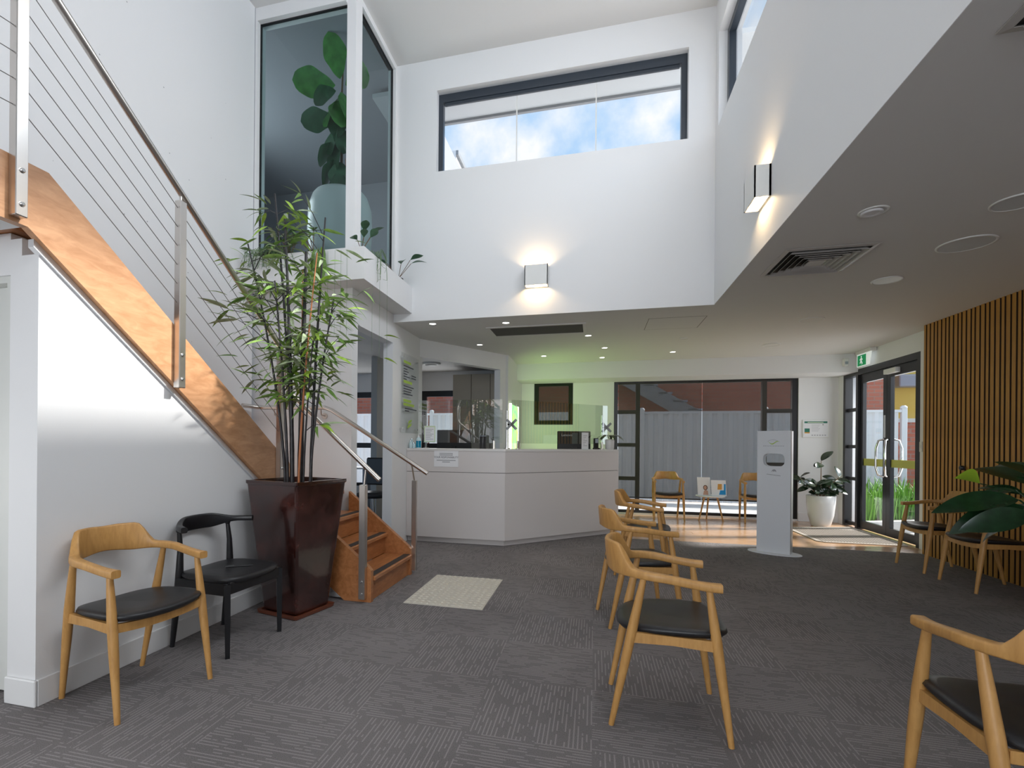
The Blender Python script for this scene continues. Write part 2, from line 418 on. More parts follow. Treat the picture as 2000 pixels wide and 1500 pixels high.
# timber boards, each its own piece
pm = {}
for r_ in range(19):
    y0 = CARPET_EDGE + .001 + r_ * .126
    x = .2 - random.random() * 1.1
    while x < 3.86:
        ln = 1.2 + .3 * random.randint(0, 2); a = max(x, .2); bq = min(x + ln, 3.9); x += ln
        if bq - a < .05: continue
        MB().cbox(a + .0008, bq - .0008, y0, min(y0 + .1245, 9.29), -.012, 0, .0012).build('plank', 'floor_timber', ft)
swall('ceiling', MB().box(XW - .2, XR + .2, -4.7, YA + .2, TOP, TOP + .2), 'paint_ceiling')
swall('ceiling_low', MB().box(XR + .0015, 3.95, -4.7, 9.3, LOW - .0008, LOW + .2).box(-6.6, XR + .0015, YA + .0015, 9.3, LOW - .0008, LOW + .2), 'paint_ceiling')
swall('wall_left', MB().box(XW - .2, XW, -4.7, 4.26, 0, TOP), 'paint_speckled')
swall('wall_back_upper', wall_cells(MB(), -2.25, XR + .2, LOW, TOP, YA, YA + .2, [(-1.728, .87, 4.208, 5.11)], 'Y'))
swall('wall_right_upper', wall_cells(MB(), -4.7, YA, LOW, TOP, XR, XR + .2, [(.2, 5.196, 4.225, 5.12)], 'X'))
swall('wall_rear', wall_cells(MB(), XW - .2, 3.95, 0, TOP, -4.9, -4.7, [(-2.9, 1.0, .3, 4.9)], 'Y'))
struct(MB().box(-2.9, 1.0, -4.81, -4.80, .3, 4.9).build('window_5', 'glass'))  # assumed window behind the camera, unseen, put in to go with the rear fill
swall('wall_back', wall_cells(MB(), -6.6, XD + .2, 0, LOW, YB, YB + .2,
      [(.325, 3.165, .03, 2.318), (-1.065, -.375, 1.55, 2.315), (-4.80, -4.22, .35, 2.2), (-3.24, -2.50, .6, 2.2)], 'Y'))
swall('wall_bulkhead', MB().box(-1.29, XD, 8.5, YB, 2.292, LOW))
swall('wall_doors', wall_cells(MB(), 6.72, YB, 0, LOW, XD, XD + .2, [(7.05, 8.94, 0, 2.33)], 'X'))
swall('wall_office_outer', MB().box(-6.8, -6.6, 4.3, 9.3, 0, LOW))
# side wall with doorway beside the stair
swall('wall_side', wall_cells(MB(), 4.315, 6.203, 0, 2.65, XC - .115, XC, [(4.43, 5.30, 0, 2.327), (5.31, 6.3, LOW, 2.66)], 'X'))
swall('wall_landing', MB().box(XW - .2, XC - .115, 4.315, 4.43, 0, 2.65))
# angled wall over the office opening, its end pier and the return with the lightbox
d0 = Vector((XC, 6.203, 0)); d1 = Vector((-1.306, 7.627, 0)); dd = (d1 - d0).normalized(); nn = Vector((-dd.y, dd.x, 0))
def diag(mb, u0, u1, t0, t1, z0, z1):
    q = [d0 + dd * u + nn * t for u, t in ((u0, t0), (u1, t0), (u1, t1), (u0, t1))]
    return mb.prism([(p.x, p.y) for p in q], z0, z1)
L_ = (d1 - d0).length
swall('wall_office', diag(diag(MB(), 0, L_, 0, .12, 2.323, LOW), L_ - .16, L_, 0, .12, 0, 2.323).box(-1.41, -1.29, 7.60, YB, 0, LOW))
# office behind: partition and back lining in shade
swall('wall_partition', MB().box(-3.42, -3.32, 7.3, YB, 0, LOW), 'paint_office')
# upper room behind the corner glazing
swall('wall_upper_room', MB().box(-6.2, -6.0, 4.3, 7.7, 2.75, TOP).box(-6.2, -2.05, 7.5, 7.7, 2.75, TOP).box(-6.2, XW, 4.26, 4.36, 2.94, TOP).box(-2.25, -2.05, YA + .2, 7.7, 2.75, TOP), 'paint_grey')
swall('floor_upper_room', MB().box(-6.2, -2.26, 4.32, 7.7, 2.70, 2.94), 'paint_grey')
swall('ceiling_upper_room', MB().box(-6.2, -2.26, 4.42, 7.7, 5.40, 5.60), 'paint_grey')
swall('trim_plant_ledge', MB().prism([(XW, 4.095), (-2.0, 4.095), (-2.0, YA), (-2.33, YA), (-2.33, 4.42), (XW, 4.42)], 2.65, 2.94))
# glazing frame (white) of the corner box
swall('trim_glazing', MB().box(-2.292, -2.20, 4.30, 4.432, 2.94, TOP).box(XW, -2.292, 4.27, 4.40, 5.335, TOP).box(XW, XW + .022, 4.27, 4.40, 2.94, 5.335)
      .box(-2.29, -2.20, 4.432, YA, 5.40, TOP).box(-2.29, -2.20, 5.27, YA, 2.94, 5.40))
g1 = struct(MB().box(XW + .022, -2.292, 4.322, 4.334, 2.94, 5.335).build('window_1', 'glass_teal'))
MB().box(XW + .022, XW + .03, 4.316, 4.34, 2.94, 5.335).box(XW + .03, -2.292, 4.316, 4.34, 5.325, 5.335).build('seal', 'black_frame', g1)
g2 = struct(MB().box(-2.252, -2.240, 4.432, 5.27, 2.94, 5.40).build('window_2', 'glass_teal'))
MB().box(-2.258, -2.234, 5.262, 5.27, 2.94, 5.40).box(-2.258, -2.234, 4.432, 5.262, 5.392, 5.40).build('seal', 'black_frame', g2)
# under-stair wall, closet wall and door at the left edge
def zb(y): return 2.097 - .75 * (y - 1.617)
swall('wall_stair', MB().prism([(1.69, 0), (3.44, 0), (3.44, zb(3.44) - .03), (1.69, zb(1.69) - .03)], XS - .10, XS, 'X').box(-2.566, XS - .1, 1.69, 1.80, 0, 2.09).box(XW, -2.566, 1.69, 1.80, 1.93, 2.12))
swall('wall_stair_lower', MB().prism([(XS, 0), (-1.81, 0), (XS, .44)], 3.50, 3.53, 'Y'))
swall('ceiling_landing', MB().box(XW, XS - .002, -4.7, 1.62, 2.10, 2.36), 'paint')
struct(MB().prism([(1.66, zb(1.66) - .034), (3.43, zb(3.43) - .034), (3.43, zb(3.43)), (1.66, zb(1.66))], XS - .02, XS + .012, 'X').build('trim_stair_edge', 'alu'))
bl = struct(MB().cbox(XS, XS + .014, 1.691, 3.44, 0, .118, .002).build('baseboard_left', 'skirting'))
MB().cbox(-2.566, XS + .014, 1.676, 1.69, 0, .118, .004).build('baseboard_end', 'skirting', bl)
swall('baseboard_back', MB().cbox(3.165, XD, YB - .014, YB, 0, .14, .003).cbox(-1.29, .325, YB - .014, YB, 0, .14, .003), 'skirting')
d1o = struct(MB().cbox(-3.25, -2.60, 1.745, 1.785, .01, 1.90, .004).build('door_1', 'paint_door'))
MB().box(-2.60, -2.566, 1.70, 1.79, 0, 1.93).box(-3.27, -2.60, 1.70, 1.79, 1.90, 1.93).build('door_frame', 'paint_door', d1o)

# clerestory windows
w3 = struct(MB().box(-1.69, .83, 5.425, 5.432, 4.24, 5.08).build('window_3', 'glass_clear'))
fm = MB().box(-1.728, .87, 5.39, 5.45, 5.02, 5.11).box(-1.728, .87, 5.39, 5.45, 4.208, 4.222).box(-1.728, -1.675, 5.39, 5.45, 4.222, 5.02).box(.815, .87, 5.39, 5.45, 4.222, 5.02)
fm.build('window_frame', 'frame_blue', w3)
for px in (1009, 1164):
    x = atY(px, 250, 5.42).x; MB().box(x - .006, x + .006, 5.42, 5.436, 4.222, 5.02).build('glass_joint', 'white_plastic', w3)
MB().box(-1.66, .80, 5.40, 5.42, 4.985, 5.02).build('blind_cassette', 'frame_blue', w3)
w4 = struct(MB().box(1.225, 1.232, .25, 5.15, 4.25, 5.09).build('window_4', 'glass_clear'))
MB().box(1.19, 1.25, 5.13, 5.196, 4.225, 5.12).box(1.19, 1.25, .2, 5.13, 5.055, 5.12).box(1.19, 1.25, .2, 5.13, 4.225, 4.24).box(1.19, 1.25, .2, .26, 4.24, 5.055).build('window_frame', 'frame_blue', w4)
# eave outside the back clerestory and the neighbouring roof corner seen through it
e = thing('roof_eave', 'pale flat eave with grey fascia outside the high back window', 'eave', (0, 5.51, 5.3))
MB().box(-2.6, 1.6, 0, .62, 0, .05).build('soffit_board', 'soffit', e); MB().box(-2.6, 1.6, .62, .66, -.03, .12).build('fascia_board', 'fascia', e)
nb = thing('white_parapet', 'white rendered parapet with grey edge seen low through the high window', 'parapet', (-2.35, 7.6, 2.76))
MB().box(-.25, .20, 0, 2.2, 0, 3.05).build('wall_face', 'paint', nb); MB().box(.20, .24, 0, 2.2, 2.98, 3.05).build('coping', 'fascia', nb)

# big back window
wb = struct(MB().box(.36, 3.13, 9.19, 9.196, .06, 2.29).build('window_6', 'glass_clear'))
fr = MB().box(.325, 3.165, 9.12, 9.19, 2.25, 2.318).box(.325, 3.165, 9.12, 9.19, .03, .075).box(.325, .39, 9.12, 9.19, .075, 2.25).box(3.08, 3.165, 9.12, 9.19, .075, 2.25)
fr.build('window_frame', 'black_frame', wb)
for x in (.722, 2.683): MB().box(x - .035, x + .035, 9.12, 9.19, .075, 2.25).build('mullion', 'black_frame', wb)
for x0, x1, zz in ((.39, .687, 1.77), (.39, .687, 1.20), (.39, .687, .62), (2.718, 3.08, 1.77), (2.718, 3.08, .9)):
    MB().box(x0, x1, 9.12, 9.19, zz - .032, zz + .032).build('transom', 'black_frame', wb)
for i, (x0, x1) in enumerate(((.40, 1.735), (1.745, 3.07))):
    b = tag(MB().box(x0, x1, 9.104, 9.107, .30, 2.27).build('roller_blind', 'blind'), ('dark mesh roller blind lowered over the %s half of the big window' % ('left', 'right')[i]), 'blind', 'roller blinds on the big window')
    MB().box(x0, x1, 9.098, 9.112, .285, .305).build('hem_bar', 'black_frame', b)
ws = struct(MB().box(-1.04, -.40, 9.16, 9.166, 1.57, 2.29).build('window_7', 'glass_clear'))
MB().box(-1.065, -.375, 9.13, 9.18, 2.245, 2.315).box(-1.065, -.375, 9.13, 9.18, 1.55, 1.63).box(-1.065, -.985, 9.13, 9.18, 1.63, 2.245).box(-.455, -.375, 9.13, 9.18, 1.63, 2.245).build('window_frame', 'black_frame', ws)
tag(MB().box(-1.055, -.385, 9.108, 9.112, 1.565, 2.30).build('roller_blind', 'blind_green'), 'dark mesh blind in the small window behind the desk', 'blind')
for n_, (x0, x1, z0, z1) in enumerate(((-4.80, -4.22, .35, 2.2), (-3.24, -2.50, .6, 2.2))):
    wo_ = struct(MB().box(x0 + .05, x1 - .05, 9.16, 9.166, z0 + .05, z1 - .05).build('window_%d' % (8 + n_), 'glass_clear'))
    q = MB().box(x0, x1, 9.12, 9.18, z1 - .11, z1).box(x0, x1, 9.12, 9.18, z0, z0 + .06).box(x0, x0 + .11, 9.12, 9.18, z0 + .06, z1 - .11).box(x1 - .05, x1, 9.12, 9.18, z0 + .06, z1 - .11).box(x0 + .11, x1 - .05, 9.12, 9.18, 1.10, 1.2)
    q.build('window_frame', 'black_frame', wo_)

# glazed double doors
dr = struct(MB().box(XD, XD + .10, 7.05, 7.115, 0, 2.33).box(XD, XD + .10, 8.875, 8.94, 0, 2.33).box(XD, XD + .10, 7.115, 8.875, 2.245, 2.33).box(XD, XD + .10, 8.50, 8.56, 0, 2.245).build('door_2', 'black_frame'))
sg = MB().box(XD + .045, XD + .05, 8.56, 8.875, .05, 2.245).build('side_light', 'glass_clear', dr)
for zz in (.05, .72, 1.2, 1.75): MB().box(XD + .03, XD + .07, 8.56, 8.875, zz - .025, zz + .025).build('transom', 'black_frame', sg)
for k, (y0, y1) in enumerate(((7.812, 8.502), (7.113, 7.808))):
    lf = MB().box(XD + .03, XD + .075, y0, y0 + .085, .02, 2.25).box(XD + .03, XD + .075, y1 - .085, y1, .02, 2.25).box(XD + .03, XD + .075, y0 + .085, y1 - .085, .02, .13).box(XD + .03, XD + .075, y0 + .085, y1 - .085, 2.12, 2.25).build('door_leaf', 'black_frame', dr)
    MB().box(XD + .05, XD + .056, y0 + .085, y1 - .085, .13, 2.12).build('pane', 'glass_clear', lf)
    MB().box(XD + .044, XD + .049, y0 + .085, y1 - .085, .93, 1.03).build('safety_strip', 'yellow_film', lf)
    yh = (y0 + .05) if k == 0 else (y1 - .05); s_ = 1 if k == 0 else -1
    for off in (-.09, .10):
        pts = [(XD + .03 if off < 0 else XD + .075, yh, .80), (XD + .05 + off * .8, yh + s_ * .03, .82), (XD + .05 + off, yh + s_ * .055, .92), (XD + .05 + off, yh + s_ * .058, 1.05), (XD + .05 + off, yh + s_ * .055, 1.18), (XD + .05 + off * .8, yh + s_ * .03, 1.28), (XD + .03 if off < 0 else XD + .075, yh, 1.30)]
        MB().tube(pts, .014, 8).build('pull_handle', 'chrome', lf)
    if k == 1: MB().cbox(XD - .03, XD + .03, y1 - .30, y1 - .03, 2.15, 2.215, .005).build('door_closer', 'white_plastic', lf)
    if k == 0: MB().cbox(XD + .022, XD + .03, y0 + .02, y0 + .055, 1.32, 1.62, .002).build('lock_plate', 'alu', lf)

# slatted timber wall
wr = swall('wall_right', MB().box(3.62, 3.90, -4.7, 6.72, 0, LOW), 'slat_gap')
sm_ = [MB().cbox(-.024, .030, -.0215, .0215, 0, LOW, .002), MB().cbox(-.024, .030, -.016, .016, 0, LOW, .002)]
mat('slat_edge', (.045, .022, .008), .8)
sme = []
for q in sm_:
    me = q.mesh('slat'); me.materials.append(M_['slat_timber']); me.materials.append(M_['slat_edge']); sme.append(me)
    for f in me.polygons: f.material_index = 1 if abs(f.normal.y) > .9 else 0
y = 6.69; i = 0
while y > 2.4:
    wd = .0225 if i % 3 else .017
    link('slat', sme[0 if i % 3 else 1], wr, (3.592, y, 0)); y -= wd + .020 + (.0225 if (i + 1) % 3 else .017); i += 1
swall('wall_right_near', MB().box(3.60, 3.62, -4.7, 2.38, 0, LOW), 'paint')

# outside: ground, fence, brick buildings
struct(MB().box(-14, 20, 9.3, 30, -.14, -.04).box(3.9, 20, 2, 9.3, -.14, -.04).build('ground', 'concrete'))
def bedy(x): return 9.22 + (x - 4.13) * .456
struct(MB().prism([(3.95, bedy(3.95) - .75), (9, bedy(9) - .95), (9, bedy(9)), (3.95, bedy(3.95))], -.045, -.034).build('ground_road', 'asphalt'))
struct(MB().prism([(4.0, bedy(4.0) - .14), (9, bedy(9) - .14), (9, bedy(9)), (4.0, bedy(4.0))], -.04, .03).build('ground_kerb', 'concrete'))
fn = thing('steel_fence', 'pale corrugated steel fence with capped posts beyond the windows', 'fence', (0, 11.5, -.04))
prof = []
x = 0
while x < 2.34:
    for a, h in ((0, 0), (.03, .035), (.10, .035), (.13, 0)): prof.append((x + a, h))
    x += .195
def fence_panel():
    mb = MB(); n = len(prof); vs = [(p[0], p[1] - .018, z) for z in (.05, 1.93) for p in prof]
    mb.add(vs, [(i, i + 1, n + i + 1, n + i) for i in range(n - 1)])
    me = mb.mesh('fence_panel'); me.materials.append(M_['fence_steel']); return me
fpm = fence_panel(); pom = MB().cbox(-.045, .045, -.04, .04, 0, 2.0, .006).lathe([(.055, 2.0), (.06, 2.02), (.03, 2.05)], seg=10).mesh('fence_post'); pom.materials.append(M_['fence_steel'])
ralm = MB().box(0, 2.34, -.03, .03, 1.92, 1.97).mesh('top_rail'); ralm.materials.append(M_['fence_steel'])
for i in range(7):
    xx = 5.80 - 2.4 * (i + 1)
    link('fence_panel', fpm, fn, (xx + .03, 0, 0)); link('top_rail', ralm, fn, (xx + .03, 0, 0)); link('fence_post', pom, fn, (xx, 0, 0))
link('fence_post', pom, fn, (5.80, 0, 0))
bb = thing('brick_building', 'red brick building standing behind the steel fence', 'building', (0, 13.2, -.04))
MB().box(-12, 6.3, 0, 4, 0, 7).build('brick_wall', 'brick', bb)
for x in (-7, -3.6, .2, 4.4):
    wn = MB().box(x, x + 1.1, -.06, 0, 3.2, 4.6).build('window', 'white_plastic', bb); MB().box(x + .07, x + 1.03, -.075, -.06, 3.27, 4.53).build('pane', 'facade_grey', wn)
es = thing('outdoor_stair', 'dark steel stair running down the brick building behind the fence', 'stair', (0, 12.75, -.04))
MB().prism([(-.6, 3.9), (-.6, 3.45), (2.9, 1.35), (2.9, 1.75)], -.02, .02, 'Y').build('stringer', 'fascia', es)
trm = MB().box(-.16, .16, -.02, .45, -.02, .02).mesh('stair_tread'); trm.materials.append(M_['facade_grey'])
for k in range(10): link('stair_tread', trm, es, (-.35 + k * .33, 0, 3.68 - k * .198))
yb = thing('yellow_building', 'yellow rendered shop wall with a blue floral mural behind the fence end', 'building', (6.4, 15.0, -.04))
MB().box(0, 2.6, 0, 3, 0, 4.05).build('yellow_wall', 'yellow_render', yb)
MB().box(2.6, 8, -.05, 3, 0, 4.2).build('mural_wall', 'mural_blue', yb)
MB().box(0, 8, .1, 3, 4.05, 8).build('upper_storey', 'facade_grey', yb)
for x in (.5, 1.6): MB().box(x, x + .55, 0, .1, 4.15, 7).build('window', 'white_plastic', yb)
fl = MB()
for k in range(6):
    a = k * PI / 3
    fl.prism([(3.25 + .1 * math.cos(a), 3.1 + .1 * math.sin(a)), (3.25 + .36 * math.cos(a - .28), 3.1 + .36 * math.sin(a - .28)), (3.25 + .48 * math.cos(a), 3.1 + .48 * math.sin(a)), (3.25 + .36 * math.cos(a + .28), 3.1 + .36 * math.sin(a + .28))], -.062, -.05, 'Y')
fl.build('mural_flower', 'paper', yb)
MB().cbox(.9, 1.9, -.35, 0, 2.75, 3.05, .02).build('wall_lamp', 'facade_grey', yb)
bw = thing('brick_pier', 'low red brick wall beside the end of the fence', 'wall', (6.0, 12.1, -.04))
MB().box(0, 4, 0, .25, 0, 1.75).build('brick_face', 'brick', bw); MB().box(-.02, 4.02, -.02, .27, 1.75, 1.83).build('coping', 'concrete', bw)
gb = MB(); random.seed(3)
for k in range(900):
    x = random.uniform(4.25, 7.5); yy = bedy(x) + random.uniform(.06, .75); h = random.uniform(.3, .72); a = random.random() * 6.28; l = random.uniform(.05, .28); wd = .012
    dx, dy = math.cos(a), math.sin(a)
    p0 = Vector((x, yy, 0)); p1 = p0 + Vector((dx * l * .35, dy * l * .35, h * .7)); p2 = p0 + Vector((dx * l, dy * l, h)); s_ = Vector((-dy, dx, 0)) * wd
    gb.add([p0 - s_, p0 + s_, p1 + s_, p1 - s_, p2], [(0, 1, 2, 3), (3, 2, 4)])
gg = tag(gb.build('strappy_grass', 'grass'), 'long bright green strappy grass along the fence beyond the doors', 'grass', kind='stuff')
struct(MB().prism([(4.3, bedy(4.3)), (8.6, bedy(8.6)), (8.6, 11.46), (4.3, 11.46)], -.04, .02).build('ground_bed', 'mulch'))

# ------------------------------------------------------------------ staircase
st = thing('staircase', 'timber staircase with open cable balustrade rising along the left wall', 'stairs')
def stringer_poly():
    p = [(-1.2, 2.371), (1.70, 2.371), (3.331, 1.162)]
    for k in range(5):                                    # rounded lower end
        a = R(50) - k * R(24); p.append((3.455 + .095 * math.cos(a), .955 + .125 * math.sin(a)))
    p += [(3.41, .76), (1.617, 2.097), (-1.2, 2.097)]
    return p
MB().prism(stringer_poly(), XS + .001, XS + .040, 'X').build('stringer', 'stringer_timber', st)
def low_stringer(y0, y1):
    return MB().prism([(-1.60, 0), (-1.60, .235), (-1.625, .262), (-2.215 if y0 > 4 else -2.355, .735 if y0 > 4 else .85), (-2.215 if y0 > 4 else -2.355, .30 if y0 > 4 else .42), (-1.82, 0)], y0, y1, 'Y')
low_stringer(3.44, 3.48).build('stringer', 'stair_timber', st); low_stringer(4.262, 4.305).build('stringer', 'stair_timber', st)
for k in range(4):
    z = .186 * (k + 1); xn = -1.585 - .235 * k; y0, y1 = 3.481, 4.261
    if k < 3:
        tr = MB().cbox(xn - .265, xn, y0, y1, z - .035, z, .006).build('tread', 'stair_timber', st)
        MB().box(xn - .075, xn - .018, y0 + .002, y1 - .002, z, z + .0025).build('grip_strip', 'dark_slot', tr)
    MB().box(xn - .055, xn - .035, y0, y1, z - .186, z - .036).build('riser', 'stair_timber', st)
MB().box(XW + .002, -2.29, 3.481, 4.313, .709, .744).build('landing', 'stair_timber', st)
for k in range(1, 8):
    z = .744 + .202 * k; yn = 3.45 - .27 * (k - 1)
    tr = MB().cbox(XW + .002, XS - .102, yn - .29, yn, z - .035, z, .006).build('tread', 'stair_timber', st)
    MB().box(XW + .004, XS - .104, yn - .05, yn - .03, z - .20, z - .036).build('riser', 'stair_timber', st)

bal = thing('cable_balustrade', 'steel balustrade with thin tension cables and round handrail on the stair', 'balustrade')
def ztop(y): return 2.371 if y < 1.70 else 2.371 - .7425 * (y - 1.70)
PX0, PX1 = XS + .041, XS + .083
def post(y, z0, z1):
    p = MB().cbox(PX0, PX1, y - .024, y + .024, z0, z1, .003).build('post', 'steel', bal)
    for zz in (z0 + .05, z0 + .19):
        MB().lathe([(.010, 0), (.010, .005), (.006, .008)], seg=10, M=Matrix.Translation((PX1, y, zz)) @ Matrix.Rotation(R(90), 4, 'Y')).build('bolt', 'chrome', p)
    MB().tube([((PX0 + PX1) / 2, y, z1), ((PX0 + PX1) / 2, y, z1 + .05)], .008, 8).build('rail_pin', 'steel', p)
post(.55, 2.115, 3.20); post(1.565, 2.115, 3.185); post(2.41, 1.495, 2.575); post(3.375, .80, 1.855)
XC_ = (PX0 + PX1) / 2
for k in range(6):
    off = .125 + .109 * k
    pts = [(XC_, .55, 2.371 + off), (XC_, 1.565, 2.371 + off + .075), (XC_, 2.41, ztop(2.41) + off), (XC_, 3.375, ztop(3.375) + off)]
    MB().tube(pts, .0022, 5).build('cable', 'cable_steel', bal)
def rz_(y): return 2.614 - .742 * (y - 2.423)
rail = [(XC_, -1.0, rz_(1.50)), (XC_, 1.46, rz_(1.50)), (XC_, 1.60, rz_(1.60)), (XC_, 3.36, rz_(3.36)), (XC_, 3.42, rz_(3.42) - .015), (XC_, 3.452, 1.80), (XC_, 3.455, 1.64), (XC_ + .025, 3.455, 1.575), (-1.545, 3.455, .912)]
MB().tube(rail, .0195, 12).build('handrail', 'steel', bal)
lp = MB().cbox(-1.682, -1.632, 3.395, 3.439, .03, .875, .003).build('post', 'steel', bal)
MB().tube([(-1.657, 3.43, .875), (-1.657, 3.452, .985)], .007, 8).build('rail_pin', 'steel', lp)
for zz in (.07, .16): MB().lathe([(.009, 0), (.009, .004)], seg=10, M=Matrix.Translation((-1.657, 3.395, zz)) @ Matrix.Rotation(R(90), 4, 'X')).build('bolt', 'chrome', lp)
hr = thing('wall_handrail', 'round steel handrail on the landing wall running down to a floor post', 'handrail')
a_ = atY(640, 797, 4.24); b_ = atY(835, 925, 4.24)
MB().tube([(XW + .06, 4.05, a_.z + .02), (XW + .09, 4.20, a_.z + .015), (XW + .16, 4.24, a_.z + .012), (a_.x - .03, 4.24, a_.z + .004), (a_.x + .05, 4.24, a_.z - .025), (b_.x, 4.24, b_.z)], .0195, 12).build('rail', 'steel', hr)
for x in (-3.0, -2.5): MB().tube([(x, 4.24, a_.z), (x, 4.25, a_.z - .06), (x, 4.314, a_.z - .07)], .006, 6).lathe([(.03, 0), (.03, .006)], seg=12, M=Matrix.Translation((x, 4.314, a_.z - .07)) @ Matrix.Rotation(R(90), 4, 'X')).build('bracket', 'steel', hr)
c_ = atY(805, 925, 4.26)
lp = MB().cbox(c_.x - .022, c_.x + .022, 4.306, 4.346, .03, .85, .003).build('post', 'steel', hr)
zr = a_.z + (b_.z - a_.z) * (c_.x - a_.x) / (b_.x - a_.x)
MB().tube([(c_.x, 4.32, .85), (c_.x, 4.245, zr - .01)], .007, 8).build('rail_pin', 'steel', lp)

# ------------------------------------------------------------------ chairs
def rrect(p, n, u, hw, z0, z1, c):
    # rounded rectangle section in the plane spanned by n and z
    pts = []
    for sx, sz in ((1, 1), (-1, 1), (-1, -1), (1, -1)):
        zc = z1 - c if sz > 0 else z0 + c; xc = sx * (hw - c)
        corner = [(sx, 0), (sx * .7, sz * .7), (0, sz)]
        if sx * sz < 0: corner.reverse()
        for a, b in corner: pts.append(Vector((p.x, p.y, 0)) + n * (xc + a * c) + up * (zc + b * c))
    return pts
def smooth(a, b, x):
    t = max(0, min(1, (x - a) / (b - a))); return t * t * (3 - 2 * t)
def make_armchair():
    root = thing('armchair', 'x', 'chair', group='oak armchairs with black seats')
    rings = []
    path = []
    for k in range(7): path.append((Vector((.195 - .215 * k / 6, -.212 - .010 * k / 6, 0)), Vector((0.04, -1, 0)).normalized(), -1 + k / 6.0))
    for k in range(1, 32):
        a = PI * k / 32
        p = Vector((-.02 - .215 * math.sin(a), -.222 * math.cos(a), 0)); n = Vector((-math.sin(a) / .215, -math.cos(a) / .222, 0)).normalized()
        path.append((p, n, 1 - abs(1 - 2 * k / 32.0)))
    for k in range(7): path.append((Vector((-.02 + .215 * k / 6, .222 - .010 * k / 6, 0)), Vector((0.04, 1, 0)).normalized(), -k / 6.0))
    for i, (p, n, s) in enumerate(path):
        # s: -1 at the arm tip, 0 where the bend starts, 1 at the middle of the back
        arm = .635 + .032 * smooth(-1, .45, s)
        zt = arm + .098 * smooth(.34, .60, s) - .004 * smooth(.8, 1, s); zb_ = arm - .034 - .006 * smooth(.3, .7, s) + .012 * smooth(.6, 1, s)
        hw = .021 - .004 * smooth(-1, -.5, s) + .004 * smooth(-.2, .2, s) - .010 * smooth(.3, .62, s)
        nn_ = (n + up * 0).normalized()
        ring = rrect(p, nn_, up, hw, zb_, zt, .0075)
        # lean the tall back outwards
        ring = [q + n * (.10 * max(0, q.z - .66)) for q in ring]
        rings.append(ring)
    MB().rings(rings).build('backrest', 'oak', root)
    for sg in (-1, 1):
        f0, f1 = Vector((.232, sg * .225, 0)), Vector((.150, sg * .210, .607))
        MB().tube([f0.lerp(f1, t) for t in (0, .2, .45, .66, .85, 1)], [.0115, .0145, .019, .0205, .0165, .0125], 12).build('leg', 'oak', root)
        b0, b1 = Vector((-.222, sg * .187, 0)), Vector((-.098, sg * .213, .638))
        MB().tube([b0.lerp(b1, t) for t in (0, .2, .45, .66, .85, 1)], [.0115, .0145, .019, .0205, .0165, .0125], 12).build('leg', 'oak', root)
        a, b = f0.lerp(f1, .64), b0.lerp(b1, .61)
        MB().rings([[Vector((p.x, p.y - .009, p.z - hh)), Vector((p.x, p.y + .009, p.z - hh)), Vector((p.x, p.y + .009, p.z + .019)), Vector((p.x, p.y - .009, p.z + .019))] for p, hh in ((a, .024), (a.lerp(b, .5), .017), (b, .024))], smooth=False).build('side_rail', 'oak', root)
    fr_ = []
    for k in range(9):
        y_ = -.20 + .40 * k / 8; c = 1 - (y_ / .20) ** 2
        fr_.append((y_, .183 + .012 * c, .366 - .010 * c, .404 - .012 * c))
    mb = MB(); mb.rings([[Vector((x - .009, y_, z0)), Vector((x + .009, y_, z0)), Vector((x + .009, y_, z1)), Vector((x - .009, y_, z1))] for y_, x, z0, z1 in fr_], smooth=False); mb.build('front_rail', 'oak', root)
    MB().cbox(-.158, -.140, -.182, .182, .365, .40, .003).build('rear_rail', 'oak', root)
    # upholstered seat
    n = 36; prof_ = [(.0, -.030), (.75, -.030), (.93, -.024), (1.0, -.008), (.97, .006), (.85, .013), (.5, .012), (.0, .009)]
    ringz = []
    for sc_, dz in prof_:
        ring = []
        for k in range(n):
            a = 2 * PI * k / n; ca, sa = math.cos(a), math.sin(a)
            e_ = 2.0 / 3.2; x = (abs(ca) ** e_) * (1 if ca > 0 else -1) * .222; y_ = (abs(sa) ** e_) * (1 if sa > 0 else -1) * (.222 + .03 * ca)
            x *= max(sc_, .001); y_ *= max(sc_, .001)
            sag = .022 * (1 - (y_ / .25) ** 2)
            ring.append(Vector((x + .022, y_, .437 + dz - sag + .02 * (x / .22) * .4)))
        ringz.append(ring)
    MB().rings(ringz).build('seat', 'leather', root)
    return root
CH = [  # x, y, facing angle, label
    (-2.115, 1.93, -8.7, 'oak armchair against the white wall under the stair, left of the black chair'),
    (.305, 2.395, -1.5, 'nearest oak armchair in the middle row, seen from its side'),
    (.285, 3.60, 12, 'middle oak armchair of the row of three on the carpet'),
    (.44, 4.93, -10, 'farthest oak armchair of the row of three beside the reception desk'),
    (1.16, 8.74, -90, 'oak armchair facing in from the big window, left of the brochure table'),
    (2.49, 8.80, -90, 'oak armchair by the big window partly hidden by the sanitiser stand'),
    (3.255, 5.875, 180, 'oak armchair against the slatted wall nearest the glass doors'),
    (3.255, 5.21, 180, 'oak armchair against the slatted wall behind the dark leafy plant'),
    (1.237, 1.755, 88, 'oak armchair cut off by the right edge of the picture, seen from behind')]
proto = make_armchair()
for i, (x, y, a, lb) in enumerate(CH):
    o = proto if i == 0 else copy_tree(proto)
    o.location = (x, y, 0); o.rotation_euler = (0, 0, R(a)); o['label'] = lb

